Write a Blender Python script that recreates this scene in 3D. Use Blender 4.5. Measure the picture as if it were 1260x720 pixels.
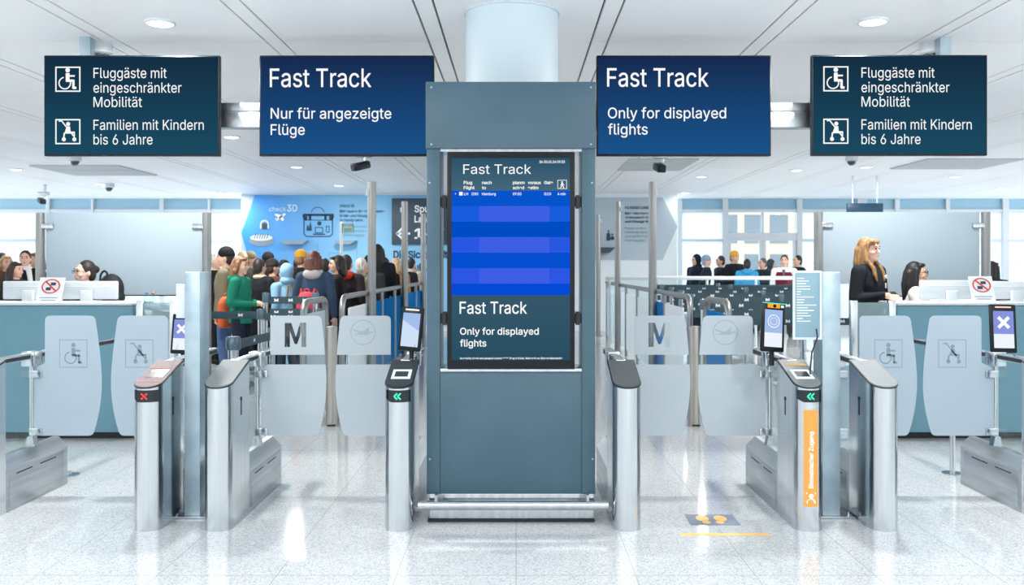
import bpy, bmesh, math, random
from mathutils import Vector, Matrix, Euler
random.seed(7)
for o in list(bpy.data.objects): bpy.data.objects.remove(o)
SC = bpy.context.scene; COL = SC.collection
# ------------------------------------------------------------------ camera, world, lights, exposure
F, CX, CY, H = 1155.0, 635.0, 328.0, 1.55
cam = bpy.data.cameras.new('camera'); cam_o = bpy.data.objects.new('camera', cam); COL.objects.link(cam_o)
cam_o.location = (0, 0, H); cam_o.rotation_euler = (math.pi/2, 0, 0)
cam.sensor_width = 36; cam.lens = 36*F/1260; cam.shift_x = -(CX-630)/1260; cam.shift_y = -(360-CY)/1260
cam.clip_end = 300
SC.camera = cam_o
EXPO = 0.45
SC.view_settings.view_transform = 'Standard'; SC.view_settings.look = 'None'
SC.view_settings.exposure = EXPO; SC.view_settings.gamma = 1.0; SC.view_settings.use_curve_mapping = False
W = bpy.data.worlds.new('sky'); SC.world = W; W.use_nodes = True
bg = W.node_tree.nodes['Background']; bg.inputs[0].default_value = (0.93, 0.97, 1.0, 1)
# bright overcast sky; the ground half is an added upward fill for the ceiling
_nt = W.node_tree; _tc = _nt.nodes.new('ShaderNodeTexCoord'); _sp = _nt.nodes.new('ShaderNodeSeparateXYZ'); _mr = _nt.nodes.new('ShaderNodeMapRange')
SKY, HORIZON, GROUND_FILL = 3.2, 0.75, 4.6
_mr.inputs[1].default_value = 0.15; _mr.inputs[2].default_value = 0.5; _mr.inputs[3].default_value = HORIZON; _mr.inputs[4].default_value = SKY
_m2 = _nt.nodes.new('ShaderNodeMapRange'); _m2.inputs[1].default_value = -0.15; _m2.inputs[2].default_value = -0.02; _m2.inputs[3].default_value = GROUND_FILL-HORIZON; _m2.inputs[4].default_value = 0
_ad = _nt.nodes.new('ShaderNodeMath'); _nt.links.new(_mr.outputs[0], _ad.inputs[0]); _nt.links.new(_m2.outputs[0], _ad.inputs[1]); _nt.links.new(_sp.outputs['Z'], _m2.inputs[0])
_nt.links.new(_tc.outputs['Generated'], _sp.inputs[0]); _nt.links.new(_sp.outputs['Z'], _mr.inputs[0]); _nt.links.new(_ad.outputs[0], bg.inputs[1])
cam.dof.use_dof = True; cam.dof.focus_distance = 5.8; cam.dof.aperture_fstop = 4.0
CEIL = 3.3
LAMP_W = 30

def lin(c):
    c = c/255.0
    return c/12.92 if c <= 0.04045 else ((c+0.055)/1.055)**2.4
def rgb(r, g, b): return (lin(r), lin(g), lin(b), 1)

# ------------------------------------------------------------------ materials
MATS = {}
def mat(name, col, rough=0.5, metal=0.0, emit=0, spec=0.5, coat=0):
    if name in MATS: return MATS[name]
    m = bpy.data.materials.new(name); m.use_nodes = True; MATS[name] = m
    p = m.node_tree.nodes['Principled BSDF']; c = rgb(*col)
    p.inputs['Base Color'].default_value = c if not emit else (0, 0, 0, 1)
    p.inputs['Roughness'].default_value = rough; p.inputs['Metallic'].default_value = metal
    p.inputs['Specular IOR Level'].default_value = spec
    if coat: p.inputs['Coat Weight'].default_value = coat
    if emit:
        p.inputs['Specular IOR Level'].default_value = 0; p.inputs['Emission Color'].default_value = c; p.inputs['Emission Strength'].default_value = emit*2**(-EXPO)
    return m
def nd(m, t, **kw):
    n = m.node_tree.nodes.new(t)
    for k, v in kw.items(): setattr(n, k, v)
    return n
def noisy(m, c1, c2, scale, stretch=(1, 1, 1), detail=3, bump=0, lo=0.35, hi=0.65):
    nt = m.node_tree; p = nt.nodes['Principled BSDF']
    tc = nd(m, 'ShaderNodeTexCoord'); mp = nd(m, 'ShaderNodeMapping'); mp.inputs['Scale'].default_value = stretch
    n = nd(m, 'ShaderNodeTexNoise'); n.inputs['Scale'].default_value = scale; n.inputs['Detail'].default_value = detail
    r = nd(m, 'ShaderNodeValToRGB'); r.color_ramp.elements[0].color = rgb(*c1); r.color_ramp.elements[1].color = rgb(*c2)
    r.color_ramp.elements[0].position = lo; r.color_ramp.elements[1].position = hi
    nt.links.new(tc.outputs['Object'], mp.inputs[0]); nt.links.new(mp.outputs[0], n.inputs['Vector'])
    nt.links.new(n.outputs['Fac'], r.inputs[0]); nt.links.new(r.outputs[0], p.inputs['Base Color'])
    if bump:
        b = nd(m, 'ShaderNodeBump'); b.inputs['Strength'].default_value = bump; b.inputs['Distance'].default_value = 0.002
        nt.links.new(n.outputs['Fac'], b.inputs['Height']); nt.links.new(b.outputs[0], p.inputs['Normal'])
    return m
steel = noisy(mat('brushed steel', (215, 219, 222), 0.17, 1.0), (196, 202, 206), (210, 215, 218), 40, (1, 1, 0.03))
steel_dull = noisy(mat('satin steel', (200, 206, 210), 0.38, 1.0), (172, 179, 184), (190, 196, 200), 30, (1, 0.05, 1))
zinc = noisy(mat('galvanised post', (160, 178, 188), 0.4, 0.75), (150, 170, 181), (172, 190, 199), 6)
slate = noisy(mat('slate blue coated panel', (60, 84, 99), 0.42), (58, 87, 101), (64, 93, 107), 3)
black = mat('black plastic', (14, 22, 28), 0.35, spec=.25)
rubber = mat('dark seal', (25, 32, 36), 0.6)
darkplate = mat('dark top plate', (34, 45, 52), 0.4, spec=.25)
polesteel = noisy(mat('matt steel tube', (150, 152, 151), 0.4, 0.9), (140, 143, 143), (160, 162, 161), 30, (1, 1, .05))
greyplate = mat('grey top plate', (120, 127, 131), 0.6, 0, spec=.15)
platedark = mat('anthracite top plate', (76, 82, 86), 0.5, 0, spec=.2)
white = mat('white lacquer', (208, 215, 220), 0.45)
paper = mat('white card', (236, 239, 241), 0.7)
wallwhite = mat('white wall paint', (225, 235, 241), 0.6)
ink = mat('white screen lettering', (255, 255, 255), 0.4, emit=1.0)
inkwhite = mat('white print', (245, 248, 250), 0.5)
navyink = mat('navy print', (24, 62, 92), 0.6)
greyink = mat('grey print', (126, 148, 166), 0.6)
redink = mat('red print', (214, 60, 48), 0.5)
etched = mat('clear etched marks', (132, 152, 166), 0.4)
led_red = mat('red led', (255, 70, 60), emit=1.6)
led_green = mat('green led', (80, 255, 200), emit=1.3)
led_white = mat('white led', (235, 255, 252), emit=1.2)
led_pink = mat('pink led strip', (255, 190, 175), emit=1.0)
orange = mat('orange label', (226, 150, 66), 0.6)
amber = mat('amber floor print', (226, 182, 110), 0.6)
lampmat = mat('lamp glow', (255, 252, 245), emit=5)

def glass(name, tint, refl=1.0, rough=0.0):
    m = bpy.data.materials.new(name); m.use_nodes = True; nt = m.node_tree; nt.nodes.clear()
    out = nt.nodes.new('ShaderNodeOutputMaterial'); mx = nt.nodes.new('ShaderNodeMixShader')
    t = nt.nodes.new('ShaderNodeBsdfTransparent'); t.inputs[0].default_value = tint
    g = nt.nodes.new('ShaderNodeBsdfGlossy'); g.inputs['Roughness'].default_value = rough
    f = nt.nodes.new('ShaderNodeFresnel'); ge = nt.nodes.new('ShaderNodeNewGeometry'); mr = nt.nodes.new('ShaderNodeMapRange')
    mr.inputs[3].default_value = 1.35; mr.inputs[4].default_value = 1/1.35
    nt.links.new(ge.outputs['Backfacing'], mr.inputs[0]); nt.links.new(mr.outputs[0], f.inputs[0])
    nt.links.new(f.outputs[0], mx.inputs[0]); nt.links.new(t.outputs[0], mx.inputs[1]); nt.links.new(g.outputs[0], mx.inputs[2])
    nt.links.new(mx.outputs[0], out.inputs[0]); return m
def frost(name, col, opac, trans=0.5):
    m = bpy.data.materials.new(name); m.use_nodes = True; nt = m.node_tree; nt.nodes.clear()
    out = nt.nodes.new('ShaderNodeOutputMaterial'); mx = nt.nodes.new('ShaderNodeMixShader'); m2 = nt.nodes.new('ShaderNodeMixShader')
    t = nt.nodes.new('ShaderNodeBsdfTransparent'); d = nt.nodes.new('ShaderNodeBsdfDiffuse'); tl = nt.nodes.new('ShaderNodeBsdfTranslucent')
    d.inputs[0].default_value = rgb(*col); tl.inputs[0].default_value = rgb(*col)
    m2.inputs[0].default_value = trans; mx.inputs[0].default_value = opac
    nt.links.new(d.outputs[0], m2.inputs[1]); nt.links.new(tl.outputs[0], m2.inputs[2])
    nt.links.new(t.outputs[0], mx.inputs[1]); nt.links.new(m2.outputs[0], mx.inputs[2]); nt.links.new(mx.outputs[0], out.inputs[0]); return m
clear = glass('clear glass', (0.93, 0.97, 0.97, 1))
tealglass = frost('teal printed glass', (128, 172, 188), 0.93, 0.1)
blueglass = frost('blue balustrade glass', (40, 135, 200), 0.85, 0.4)
paleglass = frost('pale balustrade glass', (222, 232, 238), 0.6, 0.5)
frosted = frost('frosted film', (214, 222, 228), 0.86, 0.4)
frosted_full = frost('frosted leaf film', (200, 213, 223), 0.9, 0.4)
screenfrost = frost('frosted partition glass', (196, 210, 218), 0.92, 0.5)
windowfrost = frost('frosted window film', (226, 238, 246), 0.86, 0.75)

def screen_gradient(name, top, bot, emit=1.0):
    """Picture shown on a display: two-tone background."""
    m = mat(name, bot, 0.25, emit=emit); nt = m.node_tree; p = nt.nodes['Principled BSDF']
    tc = nd(m, 'ShaderNodeTexCoord'); sp = nd(m, 'ShaderNodeSeparateXYZ'); r = nd(m, 'ShaderNodeValToRGB')
    r.color_ramp.elements[0].color = rgb(*bot); r.color_ramp.elements[1].color = rgb(*top)
    nt.links.new(tc.outputs['Generated'], sp.inputs[0]); nt.links.new(sp.outputs['Z'], r.inputs[0]); nt.links.new(r.outputs[0], p.inputs['Emission Color'])
    return m

# ------------------------------------------------------------------ mesh helpers
def wloc(o):
    v = Vector((0, 0, 0))
    while o is not None: v = v + o.location; o = o.parent
    return v
class B:
    def __init__(s): s.bm = bmesh.new()
    def _new(s, vs): return [s.bm.verts.new(v) for v in vs]
    def face(s, pts, mi=0):
        f = s.bm.faces.new(s._new(pts)); f.material_index = mi; return s
    def box(s, x0, x1, y0, y1, z0, z1, bev=0.0, seg=2, mi=0, M=None):
        vs = s._new([(x, y, z) for z in (z0, z1) for y in (y0, y1) for x in (x0, x1)])
        fs = [s.bm.faces.new([vs[i] for i in q]) for q in ((0, 2, 3, 1), (4, 5, 7, 6), (0, 1, 5, 4), (2, 6, 7, 3), (0, 4, 6, 2), (1, 3, 7, 5))]
        for f in fs: f.material_index = mi
        if M is not None:
            for v in vs: v.co = M @ v.co
        if bev:
            es = list({e for f in fs for e in f.edges})
            r = bmesh.ops.bevel(s.bm, geom=es, offset=bev, segments=seg, affect='EDGES', profile=0.5)
            for f in r['faces']: f.material_index = mi
        return s
    def ring(s, c, ax, up, r1, r2, n):
        return s._new([c + up*(r1*math.cos(2*math.pi*k/n)) + ax.cross(up)*(r2*math.sin(2*math.pi*k/n)) for k in range(n)])
    def cyl(s, p0, p1, r0, r1=None, n=16, caps=True, mi=0):
        p0, p1 = Vector(p0), Vector(p1); r1 = r0 if r1 is None else r1
        ax = (p1-p0).normalized(); up = ax.orthogonal().normalized()
        a, b = s.ring(p0, ax, up, r0, r0, n), s.ring(p1, ax, up, r1, r1, n)
        for k in range(n): s.bm.faces.new((a[k], a[(k+1) % n], b[(k+1) % n], b[k])).material_index = mi
        if caps: s.bm.faces.new(a[::-1]).material_index = mi; s.bm.faces.new(b).material_index = mi
        return s
    def tube(s, pts, r, n=10, fillet=0.0):
        pts = [Vector(p) for p in pts]
        if fillet:
            q = [pts[0]]
            for i in range(1, len(pts)-1):
                a = pts[i] + (pts[i-1]-pts[i]).normalized()*fillet; b = pts[i] + (pts[i+1]-pts[i]).normalized()*fillet
                for t in range(7):
                    t /= 6; q.append(a*(1-t)**2 + pts[i]*2*t*(1-t) + b*t*t)
            q.append(pts[-1]); pts = q
        prev = None; up = None
        for i, p in enumerate(pts):
            d = (pts[min(i+1, len(pts)-1)] - pts[max(i-1, 0)]).normalized()
            up = d.orthogonal().normalized() if up is None else (up - d*up.dot(d)).normalized()
            c = s.ring(p, d, up, r, r, n)
            if prev: 
                for k in range(n): s.bm.faces.new((prev[k], prev[(k+1) % n], c[(k+1) % n], c[k]))
            else: s.bm.faces.new(c[::-1])
            prev = c
        s.bm.faces.new(prev); return s
    def lathe(s, c, prof, n=24):
        c = Vector(c); prev = None
        for r, z in prof:
            cur = s._new([(c.x + r*math.cos(2*math.pi*k/n), c.y + r*math.sin(2*math.pi*k/n), c.z+z) for k in range(n)])
            if prev:
                for k in range(n): s.bm.faces.new((prev[k], prev[(k+1) % n], cur[(k+1) % n], cur[k]))
            else: s.bm.faces.new(cur[::-1])
            prev = cur
        s.bm.faces.new(prev); return s
    def ell(s, c, r, n=16, m=10, M=None):
        c = Vector(c); r = (r, r, r) if isinstance(r, (int, float)) else r
        rows = []
        for j in range(m+1):
            th = math.pi*j/m
            if j in (0, m): rows.append(s._new([(0, 0, math.cos(th))])); continue
            rows.append(s._new([(math.sin(th)*math.cos(2*math.pi*k/n), math.sin(th)*math.sin(2*math.pi*k/n), math.cos(th)) for k in range(n)]))
        for j in range(m):
            a, b = rows[j], rows[j+1]
            for k in range(n):
                if len(a) == 1: s.bm.faces.new((a[0], b[k], b[(k+1) % n]))
                elif len(b) == 1: s.bm.faces.new((a[k], b[0], a[(k+1) % n]))
                else: s.bm.faces.new((a[k], b[k], b[(k+1) % n], a[(k+1) % n]))
        for row in rows:
            for v in row:
                p = Vector((v.co.x*r[0], v.co.y*r[1], v.co.z*r[2]))
                v.co = c + (M @ p if M is not None else p)
        return s
    def cap(s, p0, p1, r0, r1=None, n=12):
        r1 = r0 if r1 is None else r1
        s.cyl(p0, p1, r0, r1, n); s.ell(p0, r0, n, 8); s.ell(p1, r1, n, 8); return s
    def chain(s, pts, rs, n=12):
        for i in range(len(pts)-1): s.cap(pts[i], pts[i+1], rs[i], rs[i+1], n)
        return s
    def loft(s, rings, n=20):
        prev = None
        for z, cx, cy, rx, ry in rings:
            cur = s._new([(cx + rx*math.cos(2*math.pi*k/n), cy + ry*math.sin(2*math.pi*k/n), z) for k in range(n)])
            if prev:
                for k in range(n): s.bm.faces.new((prev[k], prev[(k+1) % n], cur[(k+1) % n], cur[k]))
            else: s.bm.faces.new(cur[::-1])
            prev = cur
        s.bm.faces.new(prev); return s
    def prism(s, poly, fa, fb, mi=0):
        """polygon (u,v) swept between two maps fa(u,v), fb(u,v)"""
        a = s._new([fa(u, v) for u, v in poly]); b = s._new([fb(u, v) for u, v in poly]); n = len(poly)
        s.bm.faces.new(a).material_index = mi; s.bm.faces.new(b[::-1]).material_index = mi
        for k in range(n): s.bm.faces.new((a[k], b[k], b[(k+1) % n], a[(k+1) % n])).material_index = mi
        return s
    # flat artwork in the x/z plane at depth y
    def poly(s, pts, y): return s.face([(x, y, z) for x, z in pts])
    def rect(s, x0, x1, z0, z1, y): return s.poly([(x0, z0), (x1, z0), (x1, z1), (x0, z1)], y)
    def disc(s, x, z, r, y, n=20, rz=None):
        return s.poly([(x+r*math.cos(2*math.pi*k/n), z+(rz or r)*math.sin(2*math.pi*k/n)) for k in range(n)], y)
    def arc(s, x, z, r, w, y, a0=0, a1=360, n=28, rz=None):
        rz = rz or r
        for k in range(n):
            t0, t1 = math.radians(a0+(a1-a0)*k/n), math.radians(a0+(a1-a0)*(k+1)/n)
            s.poly([(x+(r+d)*math.cos(t), z+(rz+d)*math.sin(t)) for t, d in ((t0, -w/2), (t0, w/2), (t1, w/2), (t1, -w/2))], y)
        return s
    def stroke(s, pts, w, y):
        for (x0, z0), (x1, z1) in zip(pts, pts[1:]):
            d = Vector((x1-x0, z1-z0))
            if d.length < 1e-6: continue
            d.normalize(); nx, nz = -d.y*w/2, d.x*w/2; e = d*w*0.25
            s.poly([(x0-e.x+nx, z0-e.y+nz), (x0-e.x-nx, z0-e.y-nz), (x1+e.x-nx, z1+e.y-nz), (x1+e.x+nx, z1+e.y+nz)], y)
        return s
    def frame(s, x0, x1, z0, z1, w, y):
        return s.rect(x0, x1, z0, z0+w, y).rect(x0, x1, z1-w, z1, y).rect(x0, x0+w, z0+w, z1-w, y).rect(x1-w, x1, z0+w, z1-w, y)

def put(name, b, m, parent=None, local=False, smooth=40, label=None, kind=None):
    bm = b.bm if isinstance(b, B) else b
    me = bpy.data.meshes.new(name)
    if isinstance(bm, bpy.types.Mesh): me = bm; me.name = name
    else:
        bmesh.ops.recalc_face_normals(bm, faces=bm.faces) ; bm.to_mesh(me); bm.free()
    for mm in (m if isinstance(m, (list, tuple)) else [m]): me.materials.append(mm)
    if smooth:
        me.polygons.foreach_set('use_smooth', [True]*len(me.polygons)); me.set_sharp_from_angle(angle=math.radians(smooth))
    o = bpy.data.objects.new(name, me); COL.objects.link(o)
    if parent is not None:
        if not local: me.transform(Matrix.Translation(-wloc(parent)))
        o.parent = parent
    if label: o['label'] = label
    if kind: o['kind'] = kind
    return o
def thing(name, loc, label, cat, group=None, rz=0):
    o = bpy.data.objects.new(name, None); COL.objects.link(o); o.location = loc; o.rotation_euler = (0, 0, rz)
    o.empty_display_size = 0.1
    o['label'] = label; o['category'] = cat
    if group: o['group'] = group
    return o
def tag(o, label, cat, group=None):
    o['label'] = label; o['category'] = cat
    if group: o['group'] = group
    return o
def struct(name, b, m, **kw):
    o = put(name, b, m, **kw); o['kind'] = 'structure'; return o
def X(px, Y): return (px-CX)*Y/F
def Z(py, Y): return H-(py-CY)*Y/F

# lettering ----------------------------------------------------------------------
# outlines of a plain grotesque alphabet: advance width and polygons in thousandths
GLYPHS = {
 ' ': (188, ''),
 '*': (453, '201,223 206,331 114,272 89,315 186,365 89,415 114,459 206,400 201,509 250,509 246,400 337,459 362,415 266,365 362,315 337,272 246,331 250,223'),
 '-': (453, '337,244 337,188 114,188 114,244'),
 '.': (188, '95,-4 83,-3 73,1 63,9 55,18 51,29 50,41 51,53 55,64 63,73 73,81 83,85 95,87 107,85 118,81 128,73 135,64 140,53 141,41 140,29 135,18 128,9 118,1 107,-3'),
 '0': (453, '227,-7 191,-3 158,7 130,24 105,48 85,77 69,113 57,155 50,202 48,254 50,306 57,353 69,395 85,431 106,461 130,484 159,502 191,512 227,516 262,512 295,502 323,484 348,461 368,431 384,395 396,353 403,306 405,254 403,202 396,155 384,113 368,77 348,48 323,24 295,7 263,-3/227,50 250,52 271,60 290,74 306,92 320,116 330,144 338,176 342,213 344,254 342,295 338,332 330,365 320,393 306,416 290,435 271,449 250,457 227,460 203,457 182,449 163,435 147,416 134,393 123,365 115,332 111,295 109,254 111,213 115,176 123,144 134,116 147,92 163,74 182,60 203,52'),
 '1': (453, '76,0 76,55 391,55 391,0/276,509 276,0 212,0 212,448 209,448 86,358 86,427 198,509'),
 '2': (453, '64,0 64,47 234,229 282,282 294,298 303,312 311,327 316,341 319,356 320,371 319,389 315,405 308,419 298,431 287,441 273,449 258,455 241,458 224,460 205,458 188,454 172,447 159,438 148,427 139,413 132,398 128,381 127,362 66,362 68,391 75,418 86,442 102,464 121,482 143,496 168,507 196,513 225,516 254,513 281,507 306,497 328,482 346,465 361,445 372,423 379,398 381,372 380,354 377,336 371,318 363,299 351,280 336,259 317,235 294,209 267,180 153,60 153,57 389,57 389,0'),
 '3': (453, '218,-7 188,-5 159,1 133,10 108,22 88,38 70,57 57,79 48,104 44,132 109,132 112,115 118,100 126,87 137,76 150,66 165,59 182,54 200,51 219,50 239,51 258,55 275,61 291,69 304,80 315,93 323,108 328,125 329,145 328,163 323,180 316,196 306,211 292,223 275,234 254,241 229,246 201,248 157,248 157,299 288,448 288,452 70,452 70,509 372,509 372,461 211,278 211,289 247,290 279,286 308,276 333,262 354,244 371,222 383,198 391,173 393,145 390,116 383,90 370,66 354,45 333,27 309,12 281,2 251,-5'),
 '4': (453, '40,105 40,158 247,509 311,509 109,166 109,163 413,163 413,105/282,0 282,121 282,146 282,318 343,318 343,0'),
 '5': (453, '221,-7 192,-5 165,1 140,11 118,25 99,41 83,60 71,82 63,105 60,130 122,130 125,115 130,102 138,89 148,78 160,68 173,60 188,54 204,51 221,50 241,51 259,56 276,64 291,75 304,89 314,104 322,122 326,141 328,162 326,183 321,203 314,221 303,237 290,251 275,262 257,270 238,275 218,277 201,276 184,273 167,268 152,262 139,255 128,246 67,253 96,509 366,509 366,452 151,452 134,301 136,301 148,311 162,318 178,325 194,330 212,333 229,334 252,332 274,328 294,321 313,311 330,299 345,285 358,269 370,251 379,231 386,210 390,187 391,163 388,132 381,102 369,76 352,52 332,32 309,15 282,3 253,-4'),
 '6': (453, '226,-7 196,-4 168,3 142,15 119,31 100,51 84,74 73,101 66,130 64,162 65,187 71,212 80,239 93,268 112,302 137,340 252,509 322,509 151,261 145,261 165,288 196,307 208,311 221,313 235,314 265,312 291,305 316,295 337,280 355,262 370,240 380,215 387,187 389,157 387,127 379,98 368,73 352,50 333,30 310,14 284,3 257,-4/226,48 245,50 263,55 279,63 293,73 304,86 314,101 322,119 326,137 327,157 326,178 322,196 314,213 304,228 293,241 279,251 263,259 245,264 226,265 207,264 190,259 174,252 160,241 148,229 138,214 131,197 126,179 125,158 126,138 131,119 138,102 148,86 160,73 174,63 190,55 207,50'),
 '7': (453, '97,0 323,448 323,452 62,452 62,509 391,509 391,449 165,0'),
 '8': (453, '226,-7 193,-5 163,1 136,11 111,25 91,42 74,62 62,84 54,109 52,135 53,156 58,176 65,195 75,212 87,228 101,241 117,252 134,260 153,265 153,267 129,276 109,289 93,308 80,330 73,354 70,380 73,405 79,429 90,450 106,469 124,485 146,498 170,508 197,514 226,516 255,514 282,508 306,498 328,485 346,469 361,450 373,429 379,405 382,380 379,354 372,330 359,308 343,289 323,276 300,267 300,265 319,260 335,252 351,241 365,228 377,212 387,195 395,176 399,156 401,135 398,109 391,84 378,62 362,42 341,25 317,11 289,1 259,-5/226,49 248,50 267,54 285,60 300,69 313,79 323,91 331,106 335,121 337,139 335,157 330,173 322,189 312,202 298,213 283,223 265,230 247,234 226,235 206,234 187,230 169,223 154,213 140,202 130,189 122,173 117,157 115,139 117,121 121,106 129,91 139,79 152,69 167,60 185,54 205,50/226,290 244,291 260,294 274,300 287,308 298,318 307,330 314,344 318,359 319,376 318,392 314,407 308,420 299,432 288,442 275,449 260,455 244,459 226,460 208,459 192,455 177,449 164,442 153,432 145,420 138,407 134,392 133,376 134,359 138,344 145,330 154,318 165,308 178,300 193,294 209,291'),
 '9': (453, '226,516 256,513 285,506 310,494 333,478 352,458 368,434 380,408 387,378 389,347 387,322 382,296 373,270 359,240 340,207 315,168 200,0 130,0 301,248 307,248 287,221 257,202 245,198 232,195 218,195 188,197 161,203 137,214 116,229 98,247 83,269 72,294 66,321 64,352 66,382 73,411 85,436 101,459 120,479 143,494 168,506 196,513/226,460 207,459 190,454 174,446 160,435 148,423 138,407 131,390 127,372 125,352 127,331 131,313 138,295 148,280 160,268 174,257 190,250 207,245 226,243 245,245 263,249 279,257 293,267 305,280 314,295 322,312 326,330 327,350 326,371 322,390 314,407 305,422 293,435 279,446 263,454 245,459'),
 ':': (188, '95,-4 83,-3 73,1 63,9 55,18 51,29 50,41 51,53 55,64 63,73 73,81 83,85 95,87 107,85 118,81 128,73 135,64 140,53 141,41 140,29 135,18 128,9 118,1 107,-3/95,271 83,272 73,277 63,284 55,294 51,304 50,316 51,328 55,339 63,349 73,356 83,360 95,362 107,360 118,356 128,349 135,339 140,328 141,316 140,304 135,294 128,284 118,277 107,272'),
 'A': (480, '16,0 201,509 276,509 463,0 395,0 287,302 264,372 232,478 245,478 213,371 191,302 85,0/110,142 110,199 370,199 370,142'),
 'B': (456, '60,0 60,509 241,509 274,507 304,501 329,491 350,477 367,461 381,442 390,421 396,398 398,374 397,353 393,336 387,320 378,307 368,295 356,286 343,278 329,272 315,267 315,262 331,260 347,254 363,245 378,234 391,220 402,203 411,184 416,161 418,136 416,111 410,88 400,67 386,48 368,31 344,18 317,8 284,2 247,0/125,57 245,57 281,60 309,67 330,80 344,96 353,115 355,137 354,153 350,169 342,184 333,197 320,209 306,218 289,225 269,229 248,231 125,231/125,285 238,285 256,287 273,290 288,296 302,304 314,314 323,326 330,340 335,355 336,372 333,393 326,412 313,429 294,442 270,449 240,452 125,452'),
 'C': (510, '267,-7 225,-3 186,7 150,25 119,49 92,79 70,115 53,157 44,203 40,254 44,305 53,352 70,393 92,429 119,459 150,484 186,501 225,512 267,516 293,514 317,511 340,504 362,496 383,485 402,471 419,456 435,438 448,418 459,397 467,373 473,348 408,348 404,365 397,380 389,395 380,407 369,418 357,428 344,437 330,444 315,449 300,453 284,455 267,456 237,453 209,445 184,432 161,414 141,391 125,364 113,332 106,295 103,254 106,213 113,177 125,145 141,117 161,94 184,76 210,63 237,56 267,53 284,54 300,56 315,60 330,65 344,72 357,81 369,90 380,102 389,114 397,128 404,144 408,160 473,160 467,135 459,112 448,91 435,71 420,53 402,38 383,24 363,13 341,5 317,-2 293,-6'),
 'D': (502, '219,0 96,0 96,57 215,57 254,60 288,68 318,81 343,99 363,122 379,149 390,181 397,216 399,255 397,294 390,329 379,361 364,388 344,410 320,428 291,441 258,449 221,452 93,452 93,509 225,509 273,505 315,495 353,478 385,455 412,426 433,391 449,351 458,306 462,255 458,205 449,159 433,119 411,83 384,54 351,31 312,14 268,3/125,509 125,0 60,0 60,509'),
 'E': (419, '60,0 60,509 372,509 372,452 125,452 125,286 355,286 355,229 125,229 125,57 375,57 375,0'),
 'F': (410, '60,0 60,509 369,509 369,452 125,452 125,278 346,278 346,221 125,221 125,0'),
 'G': (520, '269,-7 225,-3 185,7 149,25 118,49 91,79 69,116 53,157 43,203 40,254 43,305 53,352 69,393 91,429 117,459 149,484 184,501 223,512 265,516 291,514 316,510 340,504 363,494 384,483 403,469 421,453 436,436 449,416 460,395 468,373 474,349 408,349 402,365 395,379 387,393 378,406 368,417 356,427 344,436 330,443 315,448 300,453 283,455 265,456 236,453 209,445 183,432 160,414 141,392 125,364 113,332 106,295 103,254 106,213 113,177 125,145 141,117 161,95 184,76 210,63 238,56 269,53 296,55 322,61 345,71 365,85 382,102 396,123 407,147 413,173 415,202 434,199 283,199 283,256 478,256 478,200 475,160 466,124 451,91 431,62 406,38 377,19 344,5 308,-4'),
 'H': (517, '60,0 60,509 125,509 125,289 392,289 392,509 457,509 457,0 392,0 392,232 125,232 125,0'),
 'I': (300, '31,0 31,57 118,57 118,452 31,452 31,509 269,509 269,452 183,452 183,57 269,57 269,0'),
 'J': (396, '185,-7 143,-2 106,11 75,33 52,63 38,100 33,145 33,173 98,173 98,145 100,117 108,93 122,74 139,61 160,53 185,50 209,53 230,61 248,74 261,93 269,117 272,145 272,509 336,509 336,145 332,100 318,63 294,33 263,11 227,-2'),
 'K': (467, '104,145 104,216 139,261 174,303 212,344 364,509 448,509 231,276 228,276/60,0 60,509 125,509 125,334 124,225 125,193 125,0/372,0 188,259 228,309 449,0'),
 'L': (393, '60,0 60,509 125,509 125,57 361,57 361,0'),
 'M': (628, '60,0 60,509 152,509 277,187 287,159 299,123 311,84 322,49 307,49 318,83 330,121 342,158 352,187 476,509 568,509 568,0 504,0 504,291 504,327 505,369 506,413 507,457 513,457 498,409 482,363 467,322 456,291 342,0 286,0 170,291 159,321 145,361 129,408 112,457 119,457 120,416 121,372 122,328 122,291 122,0'),
 'N': (523, '60,0 60,509 136,509 343,183 363,151 388,107 414,55 405,54 401,108 399,157 399,195 399,509 463,509 463,0 387,0 202,290 177,331 148,381 108,452 119,454 122,384 124,328 125,291 125,0'),
 'O': (533, '267,-7 225,-3 186,7 150,25 119,49 92,79 70,115 53,157 44,203 40,254 44,305 53,352 70,393 92,429 119,459 150,484 186,501 225,512 267,516 309,512 348,501 384,484 415,459 442,429 464,393 480,352 490,305 493,254 490,203 480,157 464,115 442,79 415,49 384,25 348,7 309,-3/267,53 296,55 324,63 349,76 372,94 392,116 408,144 420,176 428,213 430,254 428,295 420,332 408,365 392,392 372,415 349,433 324,446 296,453 267,456 237,453 210,445 184,433 161,415 142,392 125,364 113,332 106,295 103,254 106,213 113,176 125,144 142,117 161,94 184,76 210,63 237,55'),
 'P': (445, '60,0 60,509 235,509 272,506 305,499 332,487 356,471 375,452 390,430 400,404 407,377 409,348 407,318 400,291 390,265 375,243 356,223 332,207 305,195 272,188 235,186 109,186 109,242 233,242 257,244 279,248 297,256 312,266 324,279 333,294 339,310 343,328 344,348 343,367 339,385 333,402 324,416 312,428 297,439 279,446 257,451 232,452 125,452 125,0'),
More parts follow.
